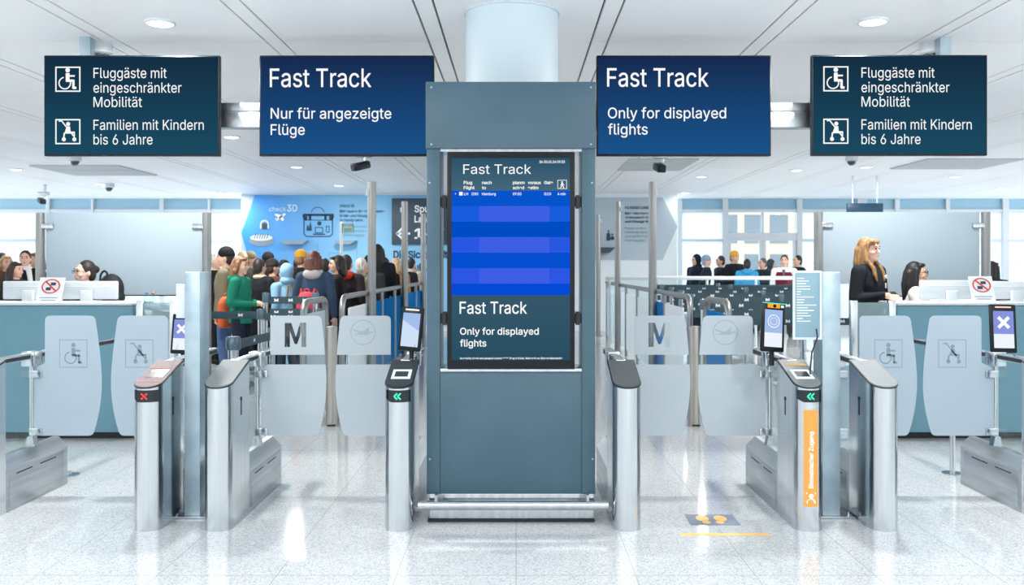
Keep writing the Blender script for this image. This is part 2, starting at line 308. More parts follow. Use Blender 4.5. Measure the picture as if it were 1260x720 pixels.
 'S': (447, '224,-9 188,-7 156,-1 128,9 102,23 81,40 64,60 51,83 42,109 38,137 104,137 108,118 114,102 123,88 136,76 150,66 166,59 185,53 204,50 224,49 246,50 267,54 286,60 303,69 317,79 329,92 338,106 344,122 346,139 344,154 340,168 332,179 322,189 310,197 296,205 245,222 184,239 145,253 112,269 86,289 67,313 56,341 52,372 54,400 62,425 75,448 92,468 113,484 138,498 165,508 195,514 227,516 259,514 289,508 316,498 340,484 360,468 377,449 390,427 398,403 401,378 337,378 332,402 320,421 302,437 280,449 254,456 225,459 204,457 185,454 167,448 152,440 139,430 129,418 121,405 117,391 115,376 117,359 122,345 131,334 142,324 155,315 169,308 212,293 264,279 312,264 328,256 344,248 359,238 372,226 384,213 395,198 402,180 407,161 408,139 406,112 399,87 386,64 370,43 349,25 323,11 294,0 261,-7'),
 'T': (449, '32,452 32,509 417,509 417,452 257,452 257,0 193,0 193,452'),
 'W': (686, '155,0 16,509 82,509 163,196 175,145 187,94 197,40 189,40 200,94 211,145 224,196 306,509 380,509 462,196 474,145 486,94 497,40 488,40 499,94 510,145 523,196 603,509 670,509 530,0 455,0 368,323 351,391 336,475 350,475 335,395 318,323 230,0'),
 'Z': (438, '42,0 42,46 273,385 306,431 341,476 348,454 285,452 223,452 40,452 40,509 397,509 397,462 169,129 134,81 97,33 90,54 152,57 214,57 399,57 399,0'),
 'a': (389, '160,-9 137,-7 115,-3 94,5 76,15 60,29 48,45 38,63 32,84 30,108 32,128 36,146 43,161 53,174 64,184 78,193 92,200 108,206 125,211 178,220 234,227 265,235 276,255 276,257 275,272 272,285 267,297 260,307 251,315 240,322 227,327 212,330 196,331 178,330 163,327 149,322 118,301 100,274 41,291 51,313 64,331 79,346 95,358 114,368 133,375 153,380 173,383 194,384 239,379 255,375 271,369 286,360 300,350 312,336 322,320 330,301 335,278 337,251 337,0 277,0 277,52 272,52 252,25 242,16 229,8 215,1 199,-4 181,-7/170,45 192,47 211,51 228,59 242,68 254,80 263,93 270,108 274,122 276,138 276,190 259,182 231,176 200,171 175,168 134,159 122,153 112,147 103,139 97,130 93,118 92,105 93,93 96,82 102,72 109,64 119,57 130,52 142,48 156,46'),
 'b': (424, '229,-8 208,-7 189,-3 172,4 159,12 147,21 138,31 118,59 112,59 112,0 53,0 53,509 114,509 114,319 118,319 137,346 147,355 158,364 171,373 188,379 207,383 229,384 259,382 287,374 313,361 335,342 354,320 370,293 381,261 388,227 390,189 388,151 381,116 370,84 355,57 336,34 313,16 288,3 260,-6/220,47 242,49 262,55 279,66 294,80 306,97 316,117 323,139 327,163 328,189 327,215 323,239 316,261 307,281 295,298 280,311 262,322 243,328 220,330 198,328 178,322 161,312 147,299 134,282 125,263 118,241 114,216 113,189 114,162 118,138 125,115 135,95 147,78 162,65 179,55 198,49'),
 'c': (396, '207,-8 174,-5 144,3 117,16 93,35 72,58 56,85 44,116 37,150 34,187 37,225 44,260 56,291 72,318 93,341 117,360 144,374 174,382 207,384 226,384 243,381 260,377 276,371 291,364 305,356 318,346 330,335 340,322 349,308 356,293 362,277 303,262 290,289 270,311 242,325 207,330 184,328 163,321 145,310 130,296 118,278 108,258 102,236 98,212 96,187 98,163 102,139 108,117 118,97 130,80 145,66 163,55 184,49 207,46 243,52 271,66 292,89 304,117 363,102 357,86 350,70 341,56 331,43 319,32 306,21 292,12 277,5 261,-1 244,-5 226,-7'),
 'd': (424, '195,-8 165,-6 137,3 111,16 89,34 70,57 55,84 43,116 36,151 34,189 36,227 43,261 55,293 70,320 89,342 112,361 137,374 165,382 196,384 218,383 237,379 253,373 267,364 278,355 287,346 306,319 311,319 311,509 372,509 372,0 313,0 313,59 307,59 287,31 277,21 266,12 252,4 236,-3 217,-7/205,47 226,49 246,55 263,65 278,78 290,95 299,115 306,138 310,162 312,189 310,216 306,241 300,263 290,282 278,299 263,312 246,322 227,328 205,330 182,328 162,322 145,311 130,298 118,281 108,261 102,239 98,215 96,189 98,163 102,139 109,117 118,97 130,80 145,66 162,55 182,49'),
 'e': (404, '212,-8 177,-5 145,3 117,16 92,35 72,58 56,85 44,116 37,150 34,187 36,224 44,258 55,290 71,317 91,340 115,359 142,373 172,382 205,384 226,383 246,380 266,374 285,366 303,355 319,341 334,324 347,305 357,282 365,256 370,227 371,194 371,169 75,169 75,221 338,221 310,202 308,226 304,248 298,269 288,286 277,301 263,314 246,323 227,328 205,330 183,328 164,323 146,313 131,301 119,286 109,270 102,251 97,231 96,211 96,178 98,151 102,127 110,106 121,88 135,73 151,61 169,53 190,48 212,46 227,47 241,49 254,53 265,58 276,65 285,73 294,82 300,93 306,105 365,91 358,72 348,55 335,39 320,26 302,14 283,4 261,-3 237,-7'),
 'f': (254, '228,379 228,327 6,327 6,379/81,0 81,432 82,452 87,470 96,486 107,499 120,510 135,519 152,525 169,529 187,530 222,527 243,521 227,468 215,472 195,474 178,472 164,468 154,460 147,449 143,435 142,419 142,0'),
 'g': (425, '207,-151 180,-149 156,-146 134,-140 114,-132 97,-122 82,-110 70,-97 59,-84 51,-69 101,-41 122,-66 131,-74 142,-82 154,-88 169,-93 187,-96 207,-97 236,-95 261,-87 282,-75 298,-58 308,-34 311,-6 311,68 306,68 287,41 277,32 266,23 252,16 236,10 217,6 195,5 165,7 138,14 113,27 90,43 71,65 55,90 43,120 36,154 34,191 36,229 43,263 55,293 71,320 90,342 112,361 138,374 166,382 196,384 218,383 237,379 253,373 267,365 279,356 288,346 308,319 313,319 313,379 372,379 372,-9 370,-40 363,-67 350,-90 334,-109 314,-124 291,-136 265,-144 237,-149/205,59 227,61 246,66 264,75 278,87 290,103 300,121 307,142 311,166 312,193 311,219 307,242 300,264 291,283 279,299 264,312 247,322 227,328 205,330 182,328 163,322 145,312 130,298 118,282 109,262 102,241 98,218 96,193 98,167 102,144 109,123 118,104 131,88 145,76 163,66 183,61'),
 'h': (410, '114,227 114,0 53,0 53,509 114,509 114,287 102,287 116,319 132,344 152,362 175,374 200,382 227,384 252,383 275,377 295,369 313,356 328,340 341,321 350,298 355,271 357,240 357,0 296,0 296,235 293,263 286,286 273,304 256,318 235,326 210,329 192,328 176,324 161,317 147,308 136,297 126,283 119,266 115,248'),
 'i': (167, '53,0 53,379 114,379 114,0/84,443 73,444 63,448 54,455 47,463 43,472 41,483 43,494 47,504 54,512 63,518 73,522 84,524 95,522 105,518 114,512 121,504 125,494 126,483 125,472 121,463 114,455 105,448 95,444'),
 'k': (381, '110,137 110,212 121,212 284,379 360,379 184,199 177,199/53,0 53,509 114,509 114,0/294,0 148,186 191,229 372,0'),
 'l': (189, '139,-2 112,0 91,8 74,20 62,37 55,59 53,84 53,509 114,509 114,99 114,83 117,71 120,62 126,57 135,53 146,52 160,53 170,54 181,3 162,-1'),
 'm': (610, '53,0 53,379 112,379 112,295 108,295 114,314 122,331 132,346 144,358 158,368 172,376 187,382 203,385 219,386 245,383 268,375 287,361 303,342 314,320 321,295 312,295 318,312 326,329 337,343 350,356 364,366 381,375 398,381 417,385 437,386 458,385 478,380 497,372 514,361 529,346 541,328 550,307 555,283 557,255 557,0 496,0 496,254 493,279 485,298 473,313 456,323 438,329 419,330 402,329 387,326 374,320 363,312 353,302 345,290 340,277 336,263 335,247 335,0 274,0 274,260 272,280 265,297 253,311 238,322 220,328 199,330 185,329 171,326 158,320 145,312 135,302 126,289 119,274 115,257 114,238 114,0'),
 'n': (410, '114,227 114,0 53,0 53,379 112,379 112,287 102,287 116,319 132,344 152,362 175,374 200,382 227,384 252,383 275,377 295,369 313,356 328,340 341,321 350,298 355,271 357,240 357,0 296,0 296,235 293,263 286,286 273,304 256,318 235,326 210,329 192,328 176,324 161,317 147,308 136,297 126,283 119,266 115,248'),
 'o': (415, '207,-8 174,-5 144,3 117,16 93,35 72,58 56,85 44,116 37,150 34,187 37,225 44,260 56,291 72,318 93,341 117,360 144,374 174,382 207,384 241,382 271,374 299,360 323,341 343,318 359,291 371,260 379,225 381,187 379,150 371,116 359,85 343,58 323,35 299,16 271,3 241,-5/207,46 231,49 252,55 270,66 285,80 298,97 307,117 314,139 318,163 319,187 318,212 314,236 307,258 298,278 285,296 270,310 252,321 231,328 207,330 184,328 163,321 145,310 130,296 118,278 108,258 102,236 98,212 96,187 98,163 102,139 108,117 118,97 130,80 145,66 163,55 184,49'),
 'p': (424, '53,-143 53,379 112,379 112,319 118,319 137,346 147,355 158,364 171,373 188,379 207,383 229,384 259,382 287,374 313,361 335,342 354,320 370,293 381,261 388,227 390,189 388,151 381,116 370,84 355,57 336,34 313,16 288,3 260,-6 229,-8 208,-7 189,-3 173,4 159,12 147,21 138,31 118,59 114,59 114,-143/220,47 242,49 262,55 279,66 294,80 306,97 316,117 323,139 327,163 328,189 327,215 323,239 316,261 307,281 295,298 280,311 262,322 243,328 220,330 198,328 178,322 161,312 147,299 134,282 125,263 118,241 114,216 113,189 114,162 118,138 125,115 135,95 147,78 162,65 179,55 198,49'),
 'q': (424, '372,-143 311,-143 311,59 306,59 287,31 277,21 266,12 252,4 236,-3 217,-7 195,-8 165,-6 137,3 111,16 89,34 70,57 55,84 43,116 36,151 34,189 36,227 43,261 55,293 70,320 89,342 112,361 137,374 165,382 196,384 218,383 237,379 253,373 267,364 278,355 287,346 307,319 313,319 313,379 372,379/205,47 226,49 246,55 263,65 278,78 290,95 299,115 306,138 310,162 312,189 310,216 306,241 300,263 290,282 278,299 263,312 246,322 227,328 205,330 182,328 162,322 145,311 130,298 118,281 108,261 102,239 98,215 96,189 98,163 102,139 109,117 118,97 130,80 145,66 162,55 182,49'),
 'r': (259, '53,0 53,379 112,379 112,321 115,321 124,339 137,354 152,367 171,377 191,383 213,385 229,384 243,384 243,322 230,324 207,326 190,324 174,321 159,315 146,306 135,296 126,284 119,269 115,254 114,237 114,0'),
 's': (365, '182,-8 157,-7 133,-3 112,3 93,12 76,24 62,38 50,54 41,73 36,94 94,107 101,87 111,72 124,60 141,52 160,47 181,45 206,47 227,53 244,62 258,74 265,88 268,103 266,115 262,126 254,136 243,144 229,150 212,155 149,170 118,180 92,192 72,208 58,227 50,249 47,274 49,295 55,314 65,332 79,347 95,360 115,370 137,378 161,383 187,384 212,383 234,379 254,372 271,363 286,352 299,339 309,324 318,308 324,290 268,277 262,291 254,304 243,316 228,325 210,331 187,333 166,331 147,326 131,317 119,305 111,292 109,277 110,264 115,253 124,243 136,235 152,229 172,223 229,209 261,200 287,187 306,171 320,153 328,131 331,107 329,85 323,65 312,47 298,31 281,18 260,6 236,-2 210,-7'),
 't': (227, '204,379 204,327 6,327 6,379/65,471 126,471 126,98 127,83 130,70 136,61 144,55 156,51 170,50 185,51 202,54 213,2 192,-3 168,-4 138,-1 113,7 92,21 77,41 68,64 65,93'),
 'u': (410, '182,-5 158,-3 135,2 115,11 97,23 82,39 69,59 60,82 54,109 53,139 53,379 114,379 114,144 116,117 124,94 137,75 154,61 175,53 200,50 218,51 234,55 249,62 263,71 274,83 283,97 290,113 295,132 296,153 296,379 357,379 357,0 298,0 298,92 307,92 294,60 277,35 257,17 234,5 209,-3'),
 'v': (389, '163,0 17,379 84,379 165,155 187,87 206,21 184,21 203,87 224,155 305,379 371,379 226,0'),
 'y': (389, '47,-139 61,-86 71,-87 104,-89 113,-86 122,-81 130,-74 138,-64 145,-51 151,-36 163,-1 17,379 84,379 165,155 187,87 206,21 184,21 202,87 224,155 305,379 371,379 204,-58 196,-77 187,-93 177,-107 165,-119 153,-128 139,-136 125,-141 109,-144 91,-145 65,-143'),
 'z': (380, '42,0 42,46 254,320 254,323 48,323 48,379 333,379 333,331 126,60 126,56 339,56 339,0'),
 'ä': (389, '160,-9 137,-7 115,-3 94,5 76,15 60,29 48,45 38,63 32,84 30,108 32,128 36,146 43,161 53,174 64,184 78,193 92,200 108,206 125,211 178,220 234,227 265,235 276,255 276,257 275,272 272,285 267,297 260,307 251,315 240,322 227,327 212,330 196,331 178,330 163,327 149,322 118,301 100,274 41,291 51,313 64,331 79,346 95,358 114,368 133,375 153,380 173,383 194,384 239,379 255,375 271,369 286,360 300,350 312,336 322,320 330,301 335,278 337,251 337,0 277,0 277,52 272,52 252,25 242,16 229,8 215,1 199,-4 181,-7/170,45 192,47 211,51 228,59 242,68 254,80 263,93 270,108 274,122 276,138 276,190 259,182 231,176 200,171 175,168 134,159 122,153 112,147 103,139 97,130 93,118 92,105 93,93 96,82 102,72 109,64 119,57 130,52 142,48 156,46/261,443 251,444 241,448 233,455 226,463 222,472 221,483 222,494 226,503 233,512 241,518 251,522 261,523 272,522 281,518 290,512 296,503 300,494 301,483 300,472 296,463 290,455 281,448 272,444/117,443 107,444 97,448 89,455 82,463 78,472 77,483 78,494 82,503 89,512 97,518 107,522 117,523 128,522 138,518 146,512 152,503 156,494 158,483 156,472 152,463 146,455 138,448 128,444'),
 'ü': (410, '182,-5 158,-3 135,2 115,11 97,23 82,39 69,59 60,82 54,109 53,139 53,379 114,379 114,144 116,117 124,94 137,75 154,61 175,53 200,50 218,51 234,55 249,62 263,71 274,83 283,97 290,113 295,132 296,153 296,379 357,379 357,0 298,0 298,92 307,92 294,60 277,35 257,17 234,5 209,-3/277,443 266,444 257,448 248,455 242,463 238,472 236,483 238,494 242,503 248,512 257,518 266,522 277,523 287,522 297,518 305,512 312,503 316,494 317,483 316,472 312,463 305,455 297,448 287,444/133,443 123,444 113,448 104,455 98,463 94,472 93,483 94,494 98,503 104,512 113,518 123,522 133,523 144,522 153,518 162,512 168,503 172,494 173,483 172,472 168,463 162,455 153,448 144,444'),
}
from mathutils.geometry import tessellate_polygon
def area2(p): return sum(a[0]*b[1]-b[0]*a[1] for a, b in zip(p, p[1:]+p[:1]))
def inside(pt, poly):
    r = False
    for (x0, y0), (x1, y1) in zip(poly, poly[1:]+poly[:1]):
        if (y0 > pt[1]) != (y1 > pt[1]) and pt[0] < (x1-x0)*(pt[1]-y0)/(y1-y0)+x0: r = not r
    return r
def fatten(p, d, sg):
    out = []
    for k in range(len(p)):
        a, b_, c = Vector(p[k-1]), Vector(p[k]), Vector(p[(k+1) % len(p)]); u, v = (b_-a).normalized(), (c-b_).normalized()
        n = Vector((u.y+v.y, -u.x-v.x)); L = n.length
        if L < 1e-5: out.append(tuple(b_)); continue
        out.append(tuple(b_+n/L*sg*d*min(2.0, 2/L)))
    return out
def glyph(ch, bold):
    adv, sp = GLYPHS[ch]; loops = []
    for lp in sp.split('/'):
        if not lp: continue
        p = [tuple(float(v)/1000 for v in q.split(',')) for q in lp.split()]; q = []
        for pt in p:
            if not q or (abs(pt[0]-q[-1][0])+abs(pt[1]-q[-1][1])) > .006: q.append(pt)
        loops.append(q)
    if not loops: return adv/1000, []
    sg = 1 if area2(max(loops, key=lambda l: abs(area2(l)))) > 0 else -1
    outs = [l for l in loops if area2(l)*sg > 0]; holes = [l for l in loops if area2(l)*sg <= 0]; tris = []
    for o in outs:
        grp = [o]+[h for h in holes if inside(h[0], o)]
        if bold: grp = [fatten(l, bold, sg) for l in grp]
        flat = [v for l in grp for v in l]
        for t in tessellate_polygon([[Vector((x, y, 0)) for x, y in l] for l in grp]): tris.append([flat[k] for k in t])
    return adv/1000, tris
def text_mesh(txt, bold=0.0):
    x = 0; vs = []; fs = []
    for ch in txt:
        adv, tris = glyph(ch, bold)
        for t in tris:
            if area2(t) < 0: t = t[::-1]
            fs.append(tuple(range(len(vs), len(vs)+3))); vs += [(a+x, c, 0) for a, c in t]
        x += adv
    me = bpy.data.meshes.new('t'); me.from_pydata(vs, [], fs)
    bm = bmesh.new(); bm.from_mesh(me); bmesh.ops.remove_doubles(bm, verts=bm.verts, dist=1e-5); bm.to_mesh(me); bm.free(); return me
def text_fit(txt, bold=0.0):
    me = text_mesh(txt, bold); xs = [v.co.x for v in me.vertices]
    return me, min(xs), max(xs)
CAPH = max(v.co.y for v in text_mesh('H').vertices)
def lettering(txt, x0, x1, zb, cap, y, m, parent, bold=0.0, name='lettering', fn=None):
    """one line of text between x0 and x1 on baseline zb, capital height cap, standing at depth y (or mapped through fn)"""
    me, a, b = text_fit(txt, bold); sx = (x1-x0)/(b-a); sz = cap/CAPH
    for v in me.vertices:
        u, w = x0+(v.co.x-a)*sx, zb+v.co.y*sz
        v.co = fn(u, w) if fn else (u, y, w)
    return put(name, me, m, parent, smooth=0)
def pxtext(txt, px0, px1, base, cap, Y, m, parent, bold=0.0):
    return lettering(txt, X(px0, Y), X(px1, Y), Z(base, Y), cap*Y/F, Y, m, parent, bold)

# pictograms (u right, v up, unit square) ------------------------------------------
def pic_wheelchair(b, x, z, s, y):
    P = lambda u, v: (x+u*s, z+v*s)
    b.disc(*P(.5, .86), .095*s, y); b.poly([P(.42, .74), P(.58, .74), P(.58, .42), P(.42, .42)], y)
    b.arc(*P(.38, .32), .24*s, .05*s, y, 100, 400); b.stroke([P(.58, .62), P(.78, .62)], .07*s, y)
    b.stroke([P(.45, .42), P(.74, .42), P(.74, .12), P(.84, .12)], .1*s, y)
def pic_stroller(b, x, z, s, y):
    P = lambda u, v: (x+u*s, z+v*s)
    b.disc(*P(.52, .8), .085*s, y); b.poly([P(.36, .4), P(.46, .7), P(.6, .7), P(.62, .5), P(.78, .4)], y)
    b.stroke([P(.14, .92), P(.24, .94), P(.78, .26)], .05*s, y); b.stroke([P(.36, .42), P(.34, .22)], .06*s, y)
    b.stroke([P(.62, .46), P(.78, .46), P(.78, .3)], .05*s, y)
    b.disc(*P(.34, .16), .085*s, y); b.disc(*P(.78, .16), .085*s, y)
def pic_walker(b, x, z, s, y):
    P = lambda u, v: (x+u*s, z+v*s)
    b.disc(*P(.48, .85), .1*s, y); b.stroke([P(.5, .72), P(.5, .42)], .2*s, y); b.stroke([P(.5, .45), P(.66, .25), P(.68, .06)], .11*s, y)
    b.stroke([P(.48, .45), P(.4, .25), P(.24, .08)], .11*s, y); b.stroke([P(.48, .68), P(.28, .42)], .08*s, y); b.stroke([P(.54, .68), P(.76, .46)], .08*s, y)
def pic_crane(b, x, z, s, y):
    P = lambda u, v: (x+u*s, z+v*s)
    b.arc(*P(.5, .5), .46*s, .035*s, y)
    b.poly([P(.12, .42), P(.46, .5), P(.74, .72), P(.7, .52), P(.92, .54), P(.66, .4), P(.44, .42)], y)
    b.stroke([P(.14, .6), P(.34, .52), P(.46, .5)], .05*s, y)

# ------------------------------------------------------------------ setting
def floor_mat():
    m = mat('polished terrazzo', (226, 230, 233), 0.085, spec=0.42); nt = m.node_tree; p = nt.nodes['Principled BSDF']
    tc = nd(m, 'ShaderNodeTexCoord'); sp = nd(m, 'ShaderNodeSeparateXYZ'); nt.links.new(tc.outputs['Object'], sp.inputs[0])
    v = nd(m, 'ShaderNodeTexVoronoi'); v.inputs['Scale'].default_value = 150; nt.links.new(tc.outputs['Object'], v.inputs['Vector'])
    r = nd(m, 'ShaderNodeValToRGB'); nt.links.new(v.outputs['Color'], r.inputs[0])
    e = r.color_ramp.elements; e[0].color = rgb(148, 154, 158); e[1].color = rgb(188, 192, 195); e[0].position = .12; e[1].position = .55
    def line(src, off, per, w):
        a = nd(m, 'ShaderNodeMath', operation='ADD'); a.inputs[1].default_value = off; nt.links.new(src, a.inputs[0])
        mo = nd(m, 'ShaderNodeMath', operation='PINGPONG'); mo.inputs[1].default_value = per/2; nt.links.new(a.outputs[0], mo.inputs[0])
        l = nd(m, 'ShaderNodeMath', operation='LESS_THAN'); l.inputs[1].default_value = w; nt.links.new(mo.outputs[0], l.inputs[0]); return l
    l1 = line(sp.outputs['X'], 0, 0.6, 0.0026); l2 = line(sp.outputs['Y'], -6.31, 1.6, 0.004)
    mx = nd(m, 'ShaderNodeMath', operation='MAXIMUM'); nt.links.new(l1.outputs[0], mx.inputs[0]); nt.links.new(l2.outputs[0], mx.inputs[1])
    mix = nd(m, 'ShaderNodeMix', data_type='RGBA'); nt.links.new(mx.outputs[0], mix.inputs[0])
    nt.links.new(r.outputs[0], mix.inputs[6]); mix.inputs[7].default_value = rgb(150, 156, 160); nt.links.new(mix.outputs[2], p.inputs['Base Color'])
    return m
b = B(); b.box(-18, 18, -8, 24.6, -0.2, 0); struct('floor', b, floor_mat())
# ceiling: lacquered metal panels, narrow service strips between wide panels
ceilmat = noisy(mat('ceiling panel', (246, 246, 246), 0.5), (244, 244, 244), (249, 249, 249), 0.4)
gapmat = mat('ceiling shadow gap', (55, 62, 68), 0.8)
b = B(); b.box(-18, 18, 1.45, 24.6, CEIL+0.05, CEIL+0.25, mi=1)
xs = []
for k in range(-14, 15):
    c = -0.615+1.265*k; xs += [(c-.065, c+.065), (c+.065, c+1.2)]
ys = [1.46+1.17*k for k in range(21)]
for (xa, xb) in xs:
    for ya, yb in zip(ys, ys[1:]):
        b.box(xa+.008, xb-.008, ya+.003, min(yb, 24.6)-.003, CEIL, CEIL+.03)
struct('ceiling', b, [ceilmat, gapmat], smooth=0)
# graphic wall at the far end, with the checkpoint artwork
WY = 22.5; s_ = F/WY
b = B(); b.box(X(297, WY), X(833, WY), WY, WY+.3, 0, CEIL); struct('wall_back', b, wallwhite)
b = B(); b.box(-18, X(297, WY)-.01, 24.3, 24.5, 0, 0.25); b.box(X(833, WY)+.01, 18, 24.3, 24.5, 0, .25); struct('baseboard_back', b, white)
# far window walls
def window(n, pxa, pxb, mull, door=None):
    Y = 24.3; b = B(); g = B(); bd = B(); xa, xb = X(pxa, Y), X(pxb, Y)
    for px, w in mull: b.box(X(px, Y)-w/2, X(px, Y)+w/2, Y-.08, Y+.08, .25, CEIL)
    b.box(xa, xb, Y-.06, Y+.06, 2.95, 3.03); b.box(xa, xb, Y-.05, Y+.05, 2.2, 2.26); b.box(xa, xb, Y-.05, Y+.05, .25, .33)
    o = struct('window_%d' % n, b, white)
    bd.box(xa, xb, Y+.0, Y+.03, 3.03, CEIL); put('header_band', bd, mat('pale blue header glass', (150, 190, 212), .4), o)
    g.box(xa, xb, Y+.005, Y+.012, 0.33, 2.2); put('frosted_pane', g, windowfrost, o)
    g = B(); g.box(xa, xb, Y+.005, Y+.012, 2.26, 2.95); put('upper_pane', g, windowfrost, o)
    d = B()
    k = xa+.1
    while k < xb: d.disc(k, 1.65, .022, Y-.003, 8); k += .33
    put('safety_dots', d, greyink, o, smooth=0)
    return o
window(1, -160, 297, [(-100, .1), (-20, .1), (60, .1), (115, .06), (200, .1), (258, .06)])
window(2, 833, 893, [(836, .12), (892, .14)])
window(3, 981, 1400, [(983, .14), (1060, .25), (1103, .12), (1165, .1), (1236, .16), (1320, .1)])
# glazed door
Yd = 24.3; b = B(); xa, xb = X(893, Yd), X(981, Yd)
b.box(xa, xb, Yd-.06, Yd+.06, 2.95, 3.03).box(xa, xb, Yd-.06, Yd+.06, 2.22, 2.42)
for px in (897, 936, 940, 977): b.box(X(px, Yd)-.04, X(px, Yd)+.04, Yd-.05, Yd+.05, 0, 2.25)
b.box(X(938, Yd)-.03, X(938, Yd)+.03, Yd-.04, Yd+.04, 2.4, 2.98)
b.box(xa, xb, Yd-.03, Yd+.03, 0, .12)
o = struct('door_1', b, white); g = B(); g.box(xa, xb, Yd, Yd+.008, .1, 2.95); put('pane', g, clear, o)
bd = B(); bd.box(xa, xb, Yd, Yd+.03, 3.03, CEIL); put('header_band', bd, MATS['pale blue header glass'], o)
# world outside: forecourt and the building across it
b = B(); b.box(-60, 60, 24.7, 80, -.3, -.1); struct('forecourt_pavement', b, mat('pale paving', (205, 212, 218), .8))
bl = thing('office_building', (X(940, 50), 50, -.1), 'pale glazed building seen outside through the glass door', 'building')
b = B(); b.box(X(880, 50), X(1010, 50), 50, 58, -.1, 7.5); put('facade', b, mat('pale facade', (196, 178, 164), .7), bl)
for i in range(4):
    for j in range(3):
        b = B(); x0 = X(885, 50)+i*1.35; b.box(x0, x0+.95, 49.95, 50.0, .7+j*2.1, 2.2+j*2.1); put('window', b, mat('building window', (112, 124, 134), .3), bl)
# shallow plinths the control desks stand on
for nm, x0, x1 in (('floor_plinth_west', -6.2, -3.1), ('floor_plinth_east', 3.4, 6.2)):
    b = B(); b.box(x0, x1, 8.75, 10.2, 0, .15); struct(nm, b, mat('plinth grey', (150, 160, 168), .5))

# wall artwork
grad = mat('blue wall print', (90, 170, 230), .55); nt = grad.node_tree
tc = nd(grad, 'ShaderNodeTexCoord'); sp = nd(grad, 'ShaderNodeSeparateXYZ'); r = nd(grad, 'ShaderNodeValToRGB')
r.color_ramp.elements[0].color = rgb(34, 128, 216); r.color_ramp.elements[1].color = rgb(136, 196, 234); r.color_ramp.elements[1].position = .5
nt.links.new(tc.outputs['Generated'], sp.inputs[0]); nt.links.new(sp.outputs['X'], r.inputs[0]); nt.links.new(r.outputs[0], nt.nodes['Principled BSDF'].inputs['Base Color'])
def art(name, Y, pts, t, m, parent):
    b = B(); b.prism([(X(x, WY), Z(y, WY)) for x, y in pts], lambda u, v: (u, Y, v), lambda u, v: (u, Y-t, v)); return put(name, b, m, parent, smooth=0)
mural = thing('wall_mural', (X(420, WY), WY, 0), 'blue arrow-shaped wall graphic with a luggage drawing behind the queue', 'mural')
art('grey_backing', WY-.001, [(297, 240), (560, 240), (560, 400), (297, 400)], .01, mat('grey blue print', (148, 172, 190), .6), mural)
art('blue_field', WY-.012, [(314, 240), (560, 240), (560, 400), (331, 400), (297, 287)], .012, grad, mural)
AY = WY-.03
def at(lines):
    for t, a, c, base, cap, m, bold in lines: pxtext(t, a, c, base, cap, AY, m, mural, bold)
softwhite = mat('soft white print', (205, 228, 245), .6)
at([('check', 331, 352, 260, 5.6, softwhite, 0), ('3D', 353, 366, 260, 8, softwhite, .02), ('CHECK 3D', 418, 436, 255, 3, navyink, .02),
    ('Bitte lassen Sie elektronische', 418, 473, 261.5, 3, navyink, .02), ('Geräte und Flüssigkeiten', 418, 463, 267, 3, navyink, .02),
    ('im Handgepäck.', 418, 447, 272.3, 3, navyink, .02), ('Please leave electronic', 418, 452, 280.3, 2.8, greyink, .01),
    ('devices and liquids in', 418, 452, 285.5, 2.8, greyink, .01), ('your hand luggage.', 418, 449, 290.8, 2.8, greyink, .01),
    ('Die Sicherheit', 484, 551, 317.5, 8.5, navyink, .03), ('der Zukunft', 484, 541, 333, 8.5, navyink, .03)])
b = B(); q = lambda px, py: (X(px, AY), Z(py, AY)); u = AY/F
b.stroke([q(340, 271), q(350.5, 263.5)], 2.6*u, AY); b.poly([q(344, 268.5), q(348, 265), q(338.5, 263), q(338, 264.5)], AY); b.poly([q(344, 268.5), q(348, 265.5), q(349.5, 271), q(347.5, 272)], AY)
b.poly([q(340, 271), q(342, 269.5), q(338, 268)], AY); put('aeroplane_print', b, inkwhite, mural, smooth=0)
b = B()      # bag line drawing
b.stroke([q(374, 266), q(374, 288), q(377, 291), q(406, 291), q(409, 288), q(409, 266)], 1.2*u, AY)
b.poly([q(373, 263), q(410, 263), q(411, 266), q(409, 271), q(405, 271), q(405, 266), q(378, 266), q(378, 271), q(374, 271), q(372, 266)], AY)
b.arc(*q(391, 263), 8*u, .8*u, AY, 10, 170); b.rect(*[X(p, AY) for p in (380, 383)], Z(271, AY), Z(264, AY), AY); b.rect(*[X(p, AY) for p in (399, 402)], Z(271, AY), Z(264, AY), AY)
b.stroke([q(375, 271), q(408, 271)], .8*u, AY); b.disc(*q(393, 275), 2.6*u, AY); b.frame(X(387.5, AY), X(397.5, AY), Z(287, AY), Z(279.5, AY), 1*u, AY)
b.rect(X(385, AY), X(400, AY), Z(289, AY), Z(287.6, AY), AY); b.frame(X(401, AY), X(405.5, AY), Z(286, AY), Z(278, AY), .9*u, AY)
b.poly([q(377, 284), q(378, 276), q(380, 280), q(382, 272), q(384, 284)], AY); put('bag_print', b, navyink, mural, smooth=0)
b = B(); b.disc(*q(322, 297), 15.5*u, AY, rz=6*u); put('tray_print', b, mat('printed grey', (120, 138, 150), .6), mural, smooth=0)
b = B(); b.disc(*q(321.5, 292.5), 14*u, AY-.002, rz=4*u); b.arc(*q(325.5, 276), 4.5*u, 2*u, AY-.002, 0, 180); b.stroke([q(321, 276), q(321, 281)], 2*u, AY-.002); b.stroke([q(330, 276), q(330, 281)], 2*u, AY-.002)
put('scanner_print', b, mat('printed light grey', (196, 208, 216), .6), mural, smooth=0)
b = B(); b.rect(X(322, AY), X(329, AY), Z(282, AY), Z(275, AY), AY-.003)
for k in range(6): b.stroke([q(313+k*3, 293.5), q(315+k*3, 288)], .9*u, AY-.003)
put('scanner_print', b, mat('printed charcoal', (52, 66, 78), .6), mural, smooth=0)
b = B(); b.stroke([q(391, 298), q(391, 345)], .5*u, AY); b.stroke([q(439, 298), q(439, 345)], .5*u, AY); b.frame(X(405, AY), X(421, AY), Z(345, AY), Z(311, AY), .6*u, AY)
